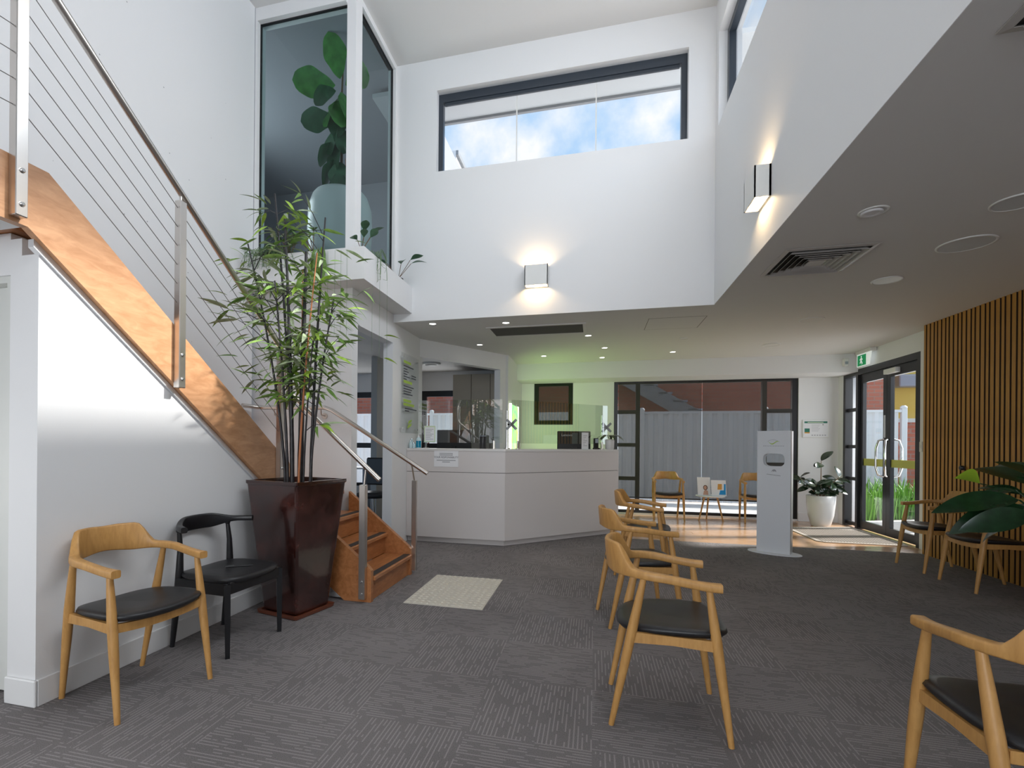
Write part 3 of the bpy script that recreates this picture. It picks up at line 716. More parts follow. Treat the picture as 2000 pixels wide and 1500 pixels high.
def make_black_chair():
    root = thing('elbow_chair', 'black wooden chair with curved back and leather seat beside the planter', 'chair', (-2.125, 2.565, 0), R(-4))
    for sg in (-1, 1):
        MB().tube([(.205, sg * .212, 0), (.203, sg * .212, .22), (.200, sg * .212, .40)], [.0165, .021, .023], 4, smooth=False).build('leg', 'black_wood', root)
        MB().tube([(-.215, sg * .19, 0), (-.185, sg * .19, .24), (-.165, sg * .19, .42), (-.165, sg * .185, .56), (-.178, sg * .182, .665)], [.013, .020, .0215, .016, .012], 10).lathe([(.004, -.017), (.013, -.012), (.0175, 0), (.013, .012), (.004, .017)], c=(-.178, sg * .182, .67), seg=10).build('leg', 'black_wood', root)
        MB().cbox(-.17, .20, sg * .2 - .011, sg * .2 + .011, .335, .405, .003).build('side_rail', 'black_wood', root)
    MB().cbox(.188, .210, -.20, .20, .345, .41, .003).build('front_rail', 'black_wood', root)
    MB().cbox(-.175, -.155, -.18, .18, .345, .405, .003).build('rear_rail', 'black_wood', root)
    rings = []
    for k in range(33):
        s = -1 + 2 * k / 32; a = s * R(66)
        p = Vector((.085 - .335 * math.cos(a), .335 * math.sin(a) * .86, 0)); n = Vector((-math.cos(a), math.sin(a), 0)).normalized()
        c = 1 - smooth(.25, .75, abs(s)); hh = .017 + .030 * c
        rings.append(rrect(p + n * 0, n, up, .017 - .005 * c, .693 - hh, .693 + hh * .9, .008))
    MB().rings(rings).build('backrest', 'black_wood', root)
    n = 36; ringz = []
    for sc_, dz in [(.0, -.028), (.8, -.028), (.97, -.022), (1.0, -.006), (.97, .008), (.85, .014), (.5, .012), (0, .010)]:
        ring = []
        for k in range(n):
            a = 2 * PI * k / n; ca, sa = math.cos(a), math.sin(a); e_ = 2 / 4.0
            x = (abs(ca) ** e_) * (1 if ca > 0 else -1) * .218 * max(sc_, .001); y_ = (abs(sa) ** e_) * (1 if sa > 0 else -1) * (.225 + .018 * ca) * max(sc_, .001)
            ring.append(Vector((x + .015, y_, .432 + dz - .016 * (1 - (y_ / .25) ** 2))))
        ringz.append(ring)
    MB().rings(ringz).build('seat', 'leather', root)
    return root
make_black_chair()
pz = atZ(468, 1108, .437)
ph = thing('pen', 'dark pen lying on the black chair seat', 'pen', (pz.x, pz.y, .4385), R(35))
MB().tube([(-.075, 0, .006), (.06, 0, .006), (.075, 0, .006)], [.006, .006, .003], 8).build('barrel', 'black_plastic', ph); MB().box(-.07, -.03, -.0015, .0015, .012, .014).build('clip', 'chrome', ph)

# ------------------------------------------------------------------ tactile pad
tp = thing('tactile_pad', 'ivory tactile floor pad with rows of raised studs before the stair', 'floor pad', (-1.065, 3.91, 0))
MB().box(-.30, .30, -.412, .412, 0, .006).build('base_sheet', 'stud_ivory', tp)
sd = MB()
for i in range(12):
    for j in range(16):
        sd.lathe([(.0165, 0), (.0165, .002), (.0115, .006)], c=(-.275 + .05 * i, -.386 + .0515 * j, .006), seg=8, smooth=False)
tag(sd.build('studs', 'stud_ivory', tp), kind='stuff')

# ------------------------------------------------------------------ reception desk
rd = thing('reception_desk', 'cream angled reception desk with recessed kick and seamed front', 'desk', (-1.0, 5.75, 0))
def plan(off, back): # polygon offset inward from the front faces
    o = off; c = o * math.tan(R(22.5))
    return [(-1.221 + .002, o), (-c, o), (1.31 - o * .707 - 0, 1.31 + o * .707), (1.31 - back * .707, 1.31 + back * .707), (-back * math.tan(R(22.5)), back), (-1.219, back)]
MB().prism(plan(.05, .34), 0, .066, 'Z').build('kick', 'laminate', rd)
MB().prism(plan(.012, .36), .066, 1.105, 'Z').build('carcass', 'dark_slot', rd)
def face_panel(u0, u1, z0, z1, right):
    mb = MB(); Mx = Matrix.Rotation(R(45), 4, 'Z') if right else Matrix.Identity(4)
    return mb.cbox(u0, u1, 0, .0125, z0, z1, .0015, Mx).build('front_panel', 'laminate', rd)
face_panel(-1.219, -.0015, .066, .848, False); face_panel(-1.219, -.0015, .853, 1.105, False)
face_panel(.0015, 1.853, .066, .848, True); face_panel(.0015, 1.853, .853, 1.105, True)
Mx = Matrix.Rotation(R(45), 4, 'Z')
MB().cbox(1.8535, 1.866, 0, .36, .066, 1.105, .0015, Mx).build('end_panel', 'laminate', rd)
MB().prism(plan(-.006, .40), 1.105, 1.133, 'Z').build('counter_top', 'laminate_top', rd)
wd = thing('work_desk', 'low cream work surface behind the reception counter', 'desk', (-1.0, 5.75, 0))
MB().prism(plan(.42, .95), .715, .74, 'Z').build('desk_top', 'laminate_top', wd); MB().prism(plan(.9, .93), 0, .715, 'Z').build('desk_panel', 'laminate', wd)
nt_ = thing('paper_notice', 'white paper notice with dark lettering taped to the desk front', 'notice', (0, 5.748, 0))
q0 = atY(848, 878, 5.748); q1 = atY(895, 912, 5.748); cxn = (q0.x + q1.x) / 2; wn_ = q1.x - q0.x; hn = q0.z - q1.z
MB().box(q0.x, q1.x, -.0015, 0, q1.z, q0.z).build('sheet', 'paper', nt_)
tm = text_mesh('YOUR RESPONSIBILITY', .030); tm.materials.append(M_['ink']); link('lettering', tm, nt_, (cxn, -.002, (q0.z + q1.z) / 2 + .01), (R(90), 0, 0))
lb_ = MB()
for f_, wf in ((.20, .55), (.29, .55), (.60, .78), (.70, .32)): lb_.box(cxn - wn_ * wf / 2, cxn + wn_ * wf / 2, -.0022, -.0015, q0.z - hn * f_ - .010, q0.z - hn * f_)
lb_.build('text_lines', 'ink_grey', nt_)

# glass guards standing on the counter
def guard(x0, y0, x1, y1, lab):
    v = Vector((x1 - x0, y1 - y0, 0)); L = v.length; a = math.atan2(v.y, v.x)
    t = thing('glass_guard', lab, 'screen', (x0, y0, 1.133), a, 'clear guards on the reception desk')
    MB().box(.0, L, -.003, .003, .07, .60).build('pane', 'glass_guard', t)
    for u in (.10, L - .10): MB().cbox(u - .012, u + .012, -.012, .012, 0, .10, .002).lathe([(.035, 0), (.035, .006)], c=(u, 0, 0), seg=12).build('clamp', 'steel', t)
guard(-2.15, 5.98, -1.08, 5.98, 'clear glass guard on the stair end of the reception desk')
guard(-.98, 6.06, .17, 7.21, 'clear glass guard along the angled end of the reception desk')

def monitor(name, loc, rz, label, w_=.48, brand=False):
    t = thing('monitor', label, 'monitor', loc, rz, 'monitors on the reception work desk')
    MB().cbox(-w_ / 2, w_ / 2, -.02, .015, .34, .64, .008).build('screen_housing', 'black_plastic', t)
    MB().box(-w_ / 2 + .012, w_ / 2 - .012, .0152, .016, .355, .63).build('screen', 'dark_slot', t)
    MB().cbox(-.035, .035, -.05, -.02, .02, .42, .006).build('stand', 'black_plastic', t)
    MB().cbox(-.12, .12, -.12, .06, 0, .016, .005).build('foot', 'black_plastic', t)
    if brand:
        me = text_mesh('Lenovo', .05); me.materials.append(M_['paper']); link('lettering', me, t, (-.1, -.0208, .585), (R(90), 0, 0))
    return t
monitor('a', (-.28, 7.16, .741), R(12), 'black monitor showing its back under the green lit wall', .46, True)
monitor('b', (-1.86, 6.62, .741 - .0), R(-4), 'low black monitor behind the left glass guard', .50)
sp_ = thing('smart_speaker', 'black cylindrical smart speaker on the desk corner', 'speaker', tuple(atZ(939, 876.5, 1.133).xy) + (1.133,))
sp_.location.x, sp_.location.y = -1.30, 5.90
MB().lathe([(.040, 0), (.042, .004), (.042, .158), (.038, .165)], seg=20).build('body', 'black_plastic', sp_); MB().lathe([(.0425, .150), (.0425, .156)], seg=20).build('light_ring', 'facade_grey', sp_)
ma = thing('screen_pole', 'chrome pole with dark cross-shaped screen bracket on the desk', 'bracket', (-1.045, 6.12, 1.133))
MB().tube([(0, 0, 0), (0, 0, .47)], .014, 12).lathe([(.04, 0), (.04, .012)], seg=16).build('pole', 'chrome', ma)
vp = MB()
for a in (45, 135):
    vp.cbox(-.085, .085, -.004, .004, -.016, .016, .002, Matrix.Translation((.06, -.03, .30)) @ Matrix.Rotation(R(a), 4, 'Y'))
vp.build('cross_bracket', 'fascia', ma); MB().tube([(0, 0, .30), (.06, -.026, .30)], .012, 8).build('knuckle', 'black_plastic', ma)
ma2 = copy_tree(ma); ma2.location = (.10, 7.20, 1.133); ma2['label'] = 'chrome pole with pale screen bracket at the far end of the desk'
for o_ in (ma, ma2): o_['group'] = 'screen arms on the reception desk'
sb = thing('sanitiser_bottle', 'teal pump bottle of sanitiser on the desk end', 'bottle', (-2.105, 5.86, 1.133))
MB().lathe([(.030, 0), (.032, .004), (.032, .10), (.022, .125), (.012, .135)], seg=18).build('bottle', 'clear_bottle', sb)
MB().lathe([(.0325, .008), (.0328, .055)], seg=18).build('liquid_band', 'sanitiser', sb); MB().lathe([(.0327, .055), (.0327, .09)], seg=18).build('sticker', 'sanitiser', sb)
MB().lathe([(.013, .135), (.013, .15), (.005, .152), (.005, .175)], seg=12).tube([(0, 0, .172), (.035, -.01, .170)], .006, 8).build('pump', 'paper', sb)
for i, (x, y, h, r_) in enumerate(((-2.185, 5.80, .085, .020), (-2.165, 5.85, .06, .024), (-2.20, 5.88, .11, .018))):
    g = thing('glass_jar', ('short clear glass jar nearest the pump bottle on the desk end', 'squat clear glass jar behind the handrail on the desk end', 'tall slim clear glass jar against the wall on the desk end')[i], 'jar', (x, y, 1.133), 0, 'small glass jars on the desk end')
    MB().lathe([(r_ * .8, 0), (r_, .006), (r_, h * .7), (r_ * .6, h * .85), (r_ * .7, h)], seg=14).build('body', 'clear_bottle', g); MB().lathe([(r_ * .72, h), (r_ * .72, h + .008)], seg=14).build('stopper', 'chrome', g)
def card(x, y, z, w_, h, rz, lab, border=None):
    t = thing('sign_holder', lab, 'sign', (x, y, z), rz, 'small standing notices on the reception desk')
    MB().box(-w_ / 2, w_ / 2, -.002, .002, 0, h).build('card', border or 'paper', t)
    MB().box(-w_ / 2 + .012, w_ / 2 - .012, -.0027, -.002, .015, h - .018).build('print', 'paper', t)
    l_ = MB()
    for k in range(7): l_.box(-w_ / 2 + .022, w_ / 2 - .022 - .02 * (k % 3), -.0033, -.0027, h - .045 - k * h * .1, h - .039 - k * h * .1)
    l_.build('text_lines', 'ink_grey', t); MB().box(-w_ / 2, w_ / 2, -.03, .03, -.001, .003).build('foot', 'clear_bottle', t)
mat('pale_green_card', (.62, .72, .52), .5)
card(-1.99, 5.945, 1.206, .145, .205, 0, 'pale green bordered notice hung on the left glass guard', 'pale_green_card')
card(-.12, 6.78, 1.133, .11, .22, R(40), 'white standing notice in front of the black monitor')
ep = thing('payment_terminal', 'small black card terminal standing near the desk plant', 'terminal', (.02, 7.02, 1.133), R(30))
MB().cbox(-.03, .03, -.02, .02, 0, .15, .006).build('body', 'black_plastic', ep); MB().cbox(-.035, .035, -.05, .03, 0, .02, .005).build('cradle', 'black_plastic', ep); MB().box(-.022, .022, -.021, -.02, .085, .14).build('screen', 'facade_grey', ep)

# lightbox on the return wall
lbx = thing('lightbox', 'glowing green and yellow lightbox picture on the wall behind the desk', 'lightbox', (-1.289, 8.12, 1.10))
MB().box(.001, .025, -.36, .36, 0, .72).build('print_panel', 'lightbox_print', lbx)
mat('led_edge', (1, 1, .9), .4, emit=(.95, 1, .75), estr=4)
MB().box(.001, .035, -.385, -.36, -.01, .73).box(.001, .035, .36, .385, -.01, .73).build('lit_edge', 'led_edge', lbx)
add_light('lightbox_glow', 'AREA', (-1.24, 8.12, 1.46), (1, .35, .1), 11, (.62, 1, .28), shape='RECTANGLE', size=.7, size_y=.7).parent = None

# tall cupboards in the office and its ceiling diffusers
for i in range(3):
    cb_ = thing('tall_cupboard', ('tall taupe cupboard beside the office window', 'middle tall taupe cupboard in the office', 'tall taupe cupboard nearest the lightbox wall')[i], 'cupboard', (-2.44 + .34 * i, 8.55, 0), 0, 'tall office cupboards')
    MB().box(0, .336, .02, .5, 0, 2.42).build('carcass', 'cupboard', cb_); MB().cbox(.003, .333, 0, .02, .08, 2.415, .002).build('door', 'cupboard', cb_)
for i, (x, y) in enumerate(((-2.65, 7.2), (-2.7, 8.1))):
    dv = thing('round_vent', ('round ceiling vent in the office nearest the opening', 'round ceiling vent deeper inside the office')[i], 'vent', (x, y, LOW), 0, 'round office ceiling vents')
    MB().lathe([(.16, 0), (.17, -.012), (.13, -.03)], seg=24).build('outer_ring', 'white_plastic', dv); MB().lathe([(.10, -.03), (.09, -.045), (.02, -.05)], seg=24).build('centre_cone', 'white_plastic', dv)
dk = thing('office_desk', 'pale office desk under the window seen through the doorway', 'desk', (-4.3, 8.3, 0))
MB().box(-.4, .28, 0, .6, .72, .75).build('desk_top', 'laminate_top', dk)
for x in (-.37, .25): MB().box(x - .02, x + .02, .05, .55, 0, .72).build('leg', 'facade_grey', dk)
oc = thing('swivel_chair', 'black swivel chair low in the doorway beside the stair', 'chair', (-3.05, 6.6, 0))
MB().lathe([(.20, .42), (.23, .44), (.23, .48), (.18, .50)], seg=20).build('seat', 'black_plastic', oc); MB().cbox(-.2, .2, .18, .22, .58, .98, .02).build('backrest', 'black_plastic', oc)
MB().tube([(0, 0, .06), (0, 0, .43)], .03, 10).build('column', 'chrome', oc)
for k in range(5):
    a = k * 2 * PI / 5; MB().tube([(0, 0, .09), (.28 * math.cos(a), .28 * math.sin(a), .03)], [.022, .015], 6).build('foot', 'black_plastic', oc)

# acrylic sign on the side wall
sg_ = thing('acrylic_sign', 'tall clear acrylic directory sign with green headings on the side wall', 'sign', (XC, 5.478, 1.314))
MB().box(.028, .034, 0, .59, 0, .945).build('panel', glassmat('acrylic', (.96, .97, .97), 1.0), sg_)
for y in (.05, .54):
    for z in (.05, .895): MB().tube([(.0, y, z), (.042, y, z)], .011, 10).build('standoff', 'chrome', sg_)
tl = MB(); tg = MB()
for z, wd_ in ((.83, .24), (.595, .28), (.37, .26), (.325, .36)): tg.box(.0345, .0352, .07, .07 + wd_, z, z + .032)
for z, wd_, y in ((.79, .33, .07), (.755, .12, .07), (.725, .16, .07), (.695, .12, .07), (.665, .2, .07), (.635, .1, .07), (.70, .16, .33), (.67, .16, .33), (.55, .34, .07), (.52, .28, .07), (.49, .25, .07), (.46, .3, .07), (.285, .40, .12), (.26, .14, .12)): tl.box(.0345, .0352, y, y + wd_, z, z + .013)
tg.prism([(.22, .10), (.34, .14), (.36, .17), (.25, .15)], .0345, .0352, 'X'); tg.prism([(.2, .05), (.33, .09), (.36, .13), (.22, .09)], .0345, .0352, 'X')
tg.build('green_headings', 'lime_ink', sg_); tl.build('text_lines', 'ink', sg_)

# ------------------------------------------------------------------ sanitiser stand
ss = thing('sanitiser_stand', 'tall white sanitiser stand with an oval slot on an oval base', 'stand', (1.955, 6.275, 0), R(-29))
MB().rings([[Vector((.265 * math.cos(a) * s, .15 * math.sin(a) * s, z)) for a in [2 * PI * k / 32 for k in range(32)]] for s, z in ((1, 0), (1, .008), (.97, .012))], smooth=False).build('base_plate', 'alu_white', ss)
def slot_panel(y0, y1):
    n = 40; hw, hh, zc = .105, .072, 1.04; outer = []; inner = []
    W, Z0, Z1 = .162, .012, 1.362
    for k in range(n):
        a = 2 * PI * k / n + PI / n; ca, sa = math.cos(a), math.sin(a)
        # stadium
        e = .45; inner.append((hw * (abs(ca) ** e) * (1 if ca > 0 else -1), zc + hh * (abs(sa) ** .75) * (1 if sa > 0 else -1)))
        sx = W / abs(ca) if abs(ca) > 1e-6 else 1e9; hz = (Z1 - zc) if sa > 0 else (zc - Z0); sz = hz / abs(sa) if abs(sa) > 1e-6 else 1e9
        t = min(sx, sz); outer.append((ca * t, zc + sa * t))
    # exact rectangle corners: snap nearest outer points
    for cx_, cz_ in ((W, Z1), (-W, Z1), (-W, Z0), (W, Z0)):
        j = min(range(n), key=lambda q: (outer[q][0] - cx_) ** 2 + (outer[q][1] - cz_) ** 2); outer[j] = (cx_, cz_)
    mb = MB(); vs = [(p[0], y, p[1]) for y in (y0, y1) for p in outer + inner]; fs = []
    for k in range(n):
        j = (k + 1) % n
        fs += [(k, j, n + j, n + k), (2 * n + k, 3 * n + k, 3 * n + j, 2 * n + j), (k, 2 * n + k, 2 * n + j, j), (n + k, n + j, 3 * n + j, 3 * n + k)]
    return mb.add(vs, fs)
slot_panel(-.062, -.050).build('front_panel', 'alu_white', ss); slot_panel(.050, .062).build('back_panel', 'alu_white', ss)
MB().cbox(.140, .166, -.050, .050, .012, 1.362, .006).cbox(-.166, -.150, -.050, .050, .012, 1.362, .006).build('side_profile', 'alu', ss)
lg = MB(); lg2 = MB()
for k in range(20):
    t0, t1 = k / 20, (k + 1) / 20
    f = lambda t: (-.055 + .11 * t, 1.235 + .016 * math.sin(t * 2 * PI + 2.6) * (1 - .2 * t)); w_ = lambda t: .009 * math.sin(PI * t) + .001
    a, b = f(t0), f(t1)
    lg.prism([(a[0], a[1] - w_(t0)), (b[0], b[1] - w_(t1)), (b[0], b[1] + w_(t1) * .2), (a[0], a[1] + w_(t0) * .2)], -.0632, -.062, 'Y')
    g_ = lambda t: (-.06 + .10 * t, 1.246 + .018 * math.sin(t * PI * .95)); a, b = g_(t0), g_(t1)
    lg2.prism([(a[0], a[1] - .0015), (b[0], b[1] - .0015), (b[0], b[1] + .0015), (a[0], a[1] + .0015)], -.0632, -.062, 'Y')
lg.build('swoosh', 'lime_ink', ss); lg2.build('swoosh_line', 'ink_grey', ss)
tx = MB()
for k in range(13): tx.box(-.10 + k * .0158, -.10 + k * .0158 + .006, -.0632, -.062, 1.190, 1.199)
tag(tx.build('name_print', 'ink_grey', ss), kind='stuff'); tx = MB()
for k in range(12): tx.box(-.066 + k * .0112, -.066 + k * .0112 + .008, -.0632, -.062, .876 - .0012 * k, .884 - .0012 * k)
tag(tx.build('tagline_print', 'ink_grey', ss), kind='stuff'); tx = MB()
tx.prism([(-.022, .905), (-.012, .93), (.006, .938), (.022, .928), (.026, .905), (.012, .918), (.002, .908), (-.008, .918)], -.0632, -.062, 'Y')
tx.build('emblem', 'ink_grey', ss)

# ------------------------------------------------------------------ plants
def leaf_mesh(name, matn, L=.16, W=.012, fold=.25, droop=.25, n=6, peak=.4, lobes=0, blunt=1.0):
    vs = []; fs = []
    for i in range(n + 1):
        t = i / n
        wv = W * (max(0, math.sin(PI * t ** (math.log(.5) / math.log(peak)))) ** blunt if 0 < t < 1 else 0) + (.0004)
        x = L * t * (1 - .12 * droop * t); z = -droop * L * t * t * .8
        ww = wv * (1 + lobes * math.sin(t * 14))
        vs += [(x, -ww, z + fold * ww), (x, 0, z), (x, ww, z + fold * ww)]
    for i in range(n):
        a = i * 3; fs += [(a, a + 3, a + 4, a + 1), (a + 1, a + 4, a + 5, a + 2)]
    me = bpy.data.meshes.new(name); me.from_pydata(vs, [], fs); me.polygons.foreach_set('use_smooth', [True] * len(fs)); me.materials.append(M_[matn]); me.update()
    return me
def put_leaf(me, parent, p, d, roll=0, s=1.0, name='leaf'):
    d = Vector(d).normalized(); side = d.cross(up)
    if side.length < 1e-3: side = Vector((1, 0, 0))
    side.normalize(); nrm = side.cross(d)
    Mx = Matrix((d, side * -1, nrm)).transposed().to_4x4() @ Matrix.Rotation(roll, 4, 'X') @ Matrix.Scale(s, 4)
    Mx.translation = p
    o = link(name, me, parent); o.matrix_local = Mx; return o

random.seed(21)
PB = Vector((-2.045, 3.165, 0))
bp_ = thing('potted_bamboo', 'tall bamboo in a glazed red-brown tapered square planter by the stair', 'plant', PB, 0)
Mr = Matrix.Rotation(R(-13), 4, 'Z')
def sq(h, z, r=.02):
    pts = []
    for cx_, cy_, a0 in ((1, 1, 0), (-1, 1, 90), (-1, -1, 180), (1, -1, 270)):
        for k in range(4):
            a = R(a0 + k * 30); pts.append(Mr @ Vector((cx_ * (h - r) + r * math.cos(a), cy_ * (h - r) + r * math.sin(a), z)))
    return pts
MB().rings([sq(.150, .022), sq(.158, .03), sq(.238, .895), sq(.246, .905), sq(.246, .925), sq(.222, .925), sq(.218, .88), sq(.19, .60)], smooth=False).build('planter', 'pot_glaze', bp_)
MB().rings([sq(.150, 0), sq(.185, .004), sq(.190, .026), sq(.172, .026), sq(.165, .018), sq(.10, .018)], smooth=False).build('saucer', 'saucer', bp_)
MB().rings([sq(.215, .875), sq(.05, .885)], smooth=False).build('soil', 'soil', bp_)
canes = []
spec = [(-.055, .02, 3.02, .013, 'cane_dark', -.20, .05), (-.02, -.035, 2.75, .016, 'cane_dark', -.05, -.04), (.015, .01, 2.55, .022, 'cane_dark', .02, .02), (.085, .03, 2.78, .012, 'cane_dark', .10, .0), (.11, -.02, 2.2, .010, 'cane_dark', .14, .06),
        (-.085, -.02, 2.6, .010, 'cane_dark', -.28, -.06), (.04, -.05, 2.48, .008, 'cane_orange', .16, -.05), (-.01, .05, 2.45, .008, 'cane_orange', -.02, .04), (.07, -.04, 1.9, .008, 'cane_dark', .13, -.1), (-.04, -.06, 2.3, .011, 'cane_dark', -.06, -.08)]
for x, y, h, r_, mt_, lx, ly in spec:
    pts = []; rs = []
    n = 14
    for k in range(n + 1):
        t = k / n; pts.append(Vector((x + lx * t ** 1.5, y + ly * t ** 1.5, .86 + (h - .86) * t)))
        rs.append(r_ * (1 - .55 * t) * (1.12 if k % 2 == 0 else 1.0))
    MB().tube(pts, rs, 8).build('cane', mt_, bp_); canes.append((pts, mt_))
lm = [leaf_mesh('leaf', 'leaf_a', .155, .0125), leaf_mesh('leaf', 'leaf_b', .165, .0135, .35, .1), leaf_mesh('leaf', 'leaf_c', .14, .012, .2, .4), leaf_mesh('leaf', 'leaf_d', .17, .013, .4, .2), leaf_mesh('leaf', 'leaf_a', .13, .011, .3, .5)]
dark = [c for c in canes if c[1] == 'cane_dark']
twg = MB(); nl = 0
for b in range(66):
    cn = random.choice(dark)[0]; zt_ = cn[-1].z
    t = 1.0 if b < 10 else random.uniform(.30, 1.0) ** .8
    if b < 10: cn = dark[b % len(dark)][0]
    k = min(13, int(t * 13)); p0 = cn[k].lerp(cn[k + 1], t * 13 - k) if k < 13 else cn[13].copy()
    if p0.z < 1.42 and random.random() < .75: continue
    az = random.random() * 2 * PI; ln = random.uniform(.08, .30) * (1.15 if p0.z > 2 else .95); el = random.uniform(.1, .9)
    dr_ = Vector((math.cos(az) * math.cos(el), math.sin(az) * math.cos(el) * .8, math.sin(el)))
    p1 = p0 + dr_ * ln; p1.x = max(p1.x, -.40)
    mid = p0.lerp(p1, .5) + Vector((0, 0, .02))
    twg.tube([p0, mid, p1], [.0035, .0028, .0018], 5)
    for q in range(random.randint(4, 6)):
        if nl >= 298: break
        t_ = 1.0 if q < 3 else random.uniform(.45, .95); pp = p0.lerp(p1, t_); a2 = az + random.uniform(-1.15, 1.15); e2 = random.uniform(-.55, .45)
        put_leaf(random.choice(lm), bp_, pp, (math.cos(a2) * math.cos(e2), math.sin(a2) * math.cos(e2), math.sin(e2)), random.uniform(-.7, .7), random.uniform(.85, 1.25)); nl += 1
tag(twg.build('twigs', 'cane_dark', bp_), kind='stuff')
for mm, cnt in ((lm[0], 150), (lm[1], 160), (lm[3], 120), (lm[2], 80)):
    ex_ = MB()
    for q in range(cnt):
        cn = random.choice(dark)[0]; t = random.uniform(.34, 1.0); k = min(12, int(t * 13)); p0 = cn[k].lerp(cn[k + 1], t * 13 - k)
        az = random.random() * 2 * PI; ln = abs(random.gauss(0, .17)); p1 = p0 + Vector((math.cos(az) * ln, math.sin(az) * ln * .8, random.uniform(-.02, .16))); p1.x = max(p1.x, -.38)
        if p1.z < 1.5: continue
        e2 = random.uniform(-.6, .5); d = Vector((math.cos(az) * math.cos(e2), math.sin(az) * math.cos(e2), math.sin(e2))).normalized(); side = d.cross(up).normalized(); nrm = side.cross(d)
        Mx = Matrix((d, side * -1, nrm)).transposed().to_4x4() @ Matrix.Rotation(random.uniform(-.7, .7), 4, 'X') @ Matrix.Scale(random.uniform(.75, 1.1), 4); Mx.translation = p1
        ex_.add([Mx @ v.co for v in mm.vertices], [tuple(f.vertices) for f in mm.polygons], True)
    tag(ex_.build('inner_leaves', mm.materials[0], bp_), kind='stuff')

# fiddle leaf fig upstairs
FG = Vector((-2.62, 4.80, 2.94))
fg = thing('fiddle_leaf_fig', 'fiddle leaf fig in a big white barrel pot behind the upstairs glass', 'plant', FG)
MB().lathe([(.22, 0), (.27, .05), (.315, .25), (.335, .48), (.325, .70), (.285, .82), (.262, .85), (.235, .85), (.23, .78), (.1, .76)], seg=36).build('pot', 'ceramic_white', fg)
MB().lathe([(.235, .74), (.05, .765)], seg=24).build('soil', 'soil', fg)
MB().tube([(0, 0, .72), (.01, 0, 1.3), (-.01, .02, 1.8), (.02, 0, 2.24)], [.016, .014, .012, .008], 8).build('stem', 'stem_brown', fg)
MB().tube([(.06, .03, .72), (.05, .02, 1.25)], .008, 6).tube([(-.05, .02, .72), (-.03, .02, 1.15)], .008, 6).build('stake', 'cane_orange', fg)
fl1 = leaf_mesh('leaf', 'leaf_fig', .40, .125, .18, .22, 16, .62, .05, .55); fl2 = leaf_mesh('leaf', 'leaf_fig_dark', .34, .11, .2, .35, 16, .6, .05, .55)
for z, dx, dy, dz, s, mm, rl in ((2.08, -.12, -.25, 1, 1.0, fl1, .4), (2.02, -1, -.30, .10, 1.05, fl1, .95), (2.00, .95, -.35, .1, .9, fl1, -.9), (1.95, -.75, -.5, -.45, .85, fl2, .5), (1.92, .55, -.35, -1, 1.15, fl1, -.2), (1.86, -.25, -.5, -.9, .95, fl1, .2), (1.84, .3, -.5, -.9, 1.0, fl1, -.1),
                                 (1.66, -1, -.35, -.1, 1.0, fl2, .9), (1.62, .9, -.35, -.45, 1.0, fl2, -.6), (1.58, -.25, -.45, -.9, 1.0, fl2, 0), (1.55, .35, -.4, -.9, .9, fl2, 0), (1.42, -.15, -.4, -1, 1.0, fl2, .1), (1.40, -.7, -.35, -.7, .9, fl2, .3), (1.38, .7, -.2, -.7, .9, fl2, .1), (1.22, -.55, -.35, -.9, 1.05, fl2, .3), (1.20, .15, -.4, -1, .95, fl2, -.1), (1.08, -.35, -.45, -.8, .8, fl2, .1), (1.04, .75, -.3, -.6, .9, fl2, -.2), (.98, .9, .1, -.5, 1, fl2, 0), (1.7, .1, -.5, -.8, .9, fl2, .0)):
    put_leaf(mm, fg, Vector((dx * .06, dy * .06, z)), (dx, dy, dz), rl, s * 1.05)

# plants on the ledge
random.seed(5)
def trailing(name, lab, loc, n, spread, drop):
    t = thing(name, lab, 'plant', loc); mb = MB()
    for k in range(n):
        a = random.uniform(-PI, 0) if random.random() < .75 else random.uniform(0, PI); l = random.uniform(.3, 1) * spread; p = Vector((random.uniform(-.14, .14), random.uniform(.0, .06), 0)); pts = [p]
        for q in range(1, 6):
            f = q / 5; pts.append(p + Vector((math.cos(a) * l * f, -abs(math.sin(a)) * .13 * min(1, f * 2), .10 * math.sin(f * PI * .7) - drop * random.uniform(.6, 1) * max(0, f - .35) ** 1.3)))
        mb.tube(pts, .0022, 4, caps=False)
        for q in range(3, 6):
            for e in range(2): 
                d = Vector((random.uniform(-1, 1), random.uniform(-1, .2), random.uniform(-1, .4))).normalized() * .045; mb.tube([pts[q], pts[q] + d], [.0016, .0008], 3, caps=False)
    tag(mb.build('fronds', 'fern', t), kind='stuff'); MB().lathe([(.05, -.0), (.06, .03), (.02, .035)], seg=10).build('root_ball', 'soil', t)
    return t
trailing('trailing_cactus', 'wispy trailing plant spilling over the left end of the ledge', (-3.02, 4.15, 2.94), 60, .30, .40)
tr2 = trailing('trailing_fern', 'thin trailing plant hanging over the right corner of the ledge', (-2.075, 4.45, 2.94), 26, .10, .55)
hs = MB()
for x, y, l in ((-2.01, 4.30, .9), (-1.99, 4.42, 1.0), (-2.0, 4.62, .95), (-2.35, 4.09, .7), (-2.28, 4.09, .8), (-2.22, 4.09, .75), (-2.16, 4.09, .8)): hs.tube([(x - tr2.location.x, y - tr2.location.y - .004, -.02), (x - tr2.location.x, y - tr2.location.y - .006, -l)], .0011, 4)
hs.build('hanging_roots', 'fern', tr2)
ll = leaf_mesh('leaf', 'leaf_fig_dark', .16, .040, .2, .35, 8, .55); ll2 = leaf_mesh('leaf', 'leaf_a', .15, .045, .2, .6, 8, .5)
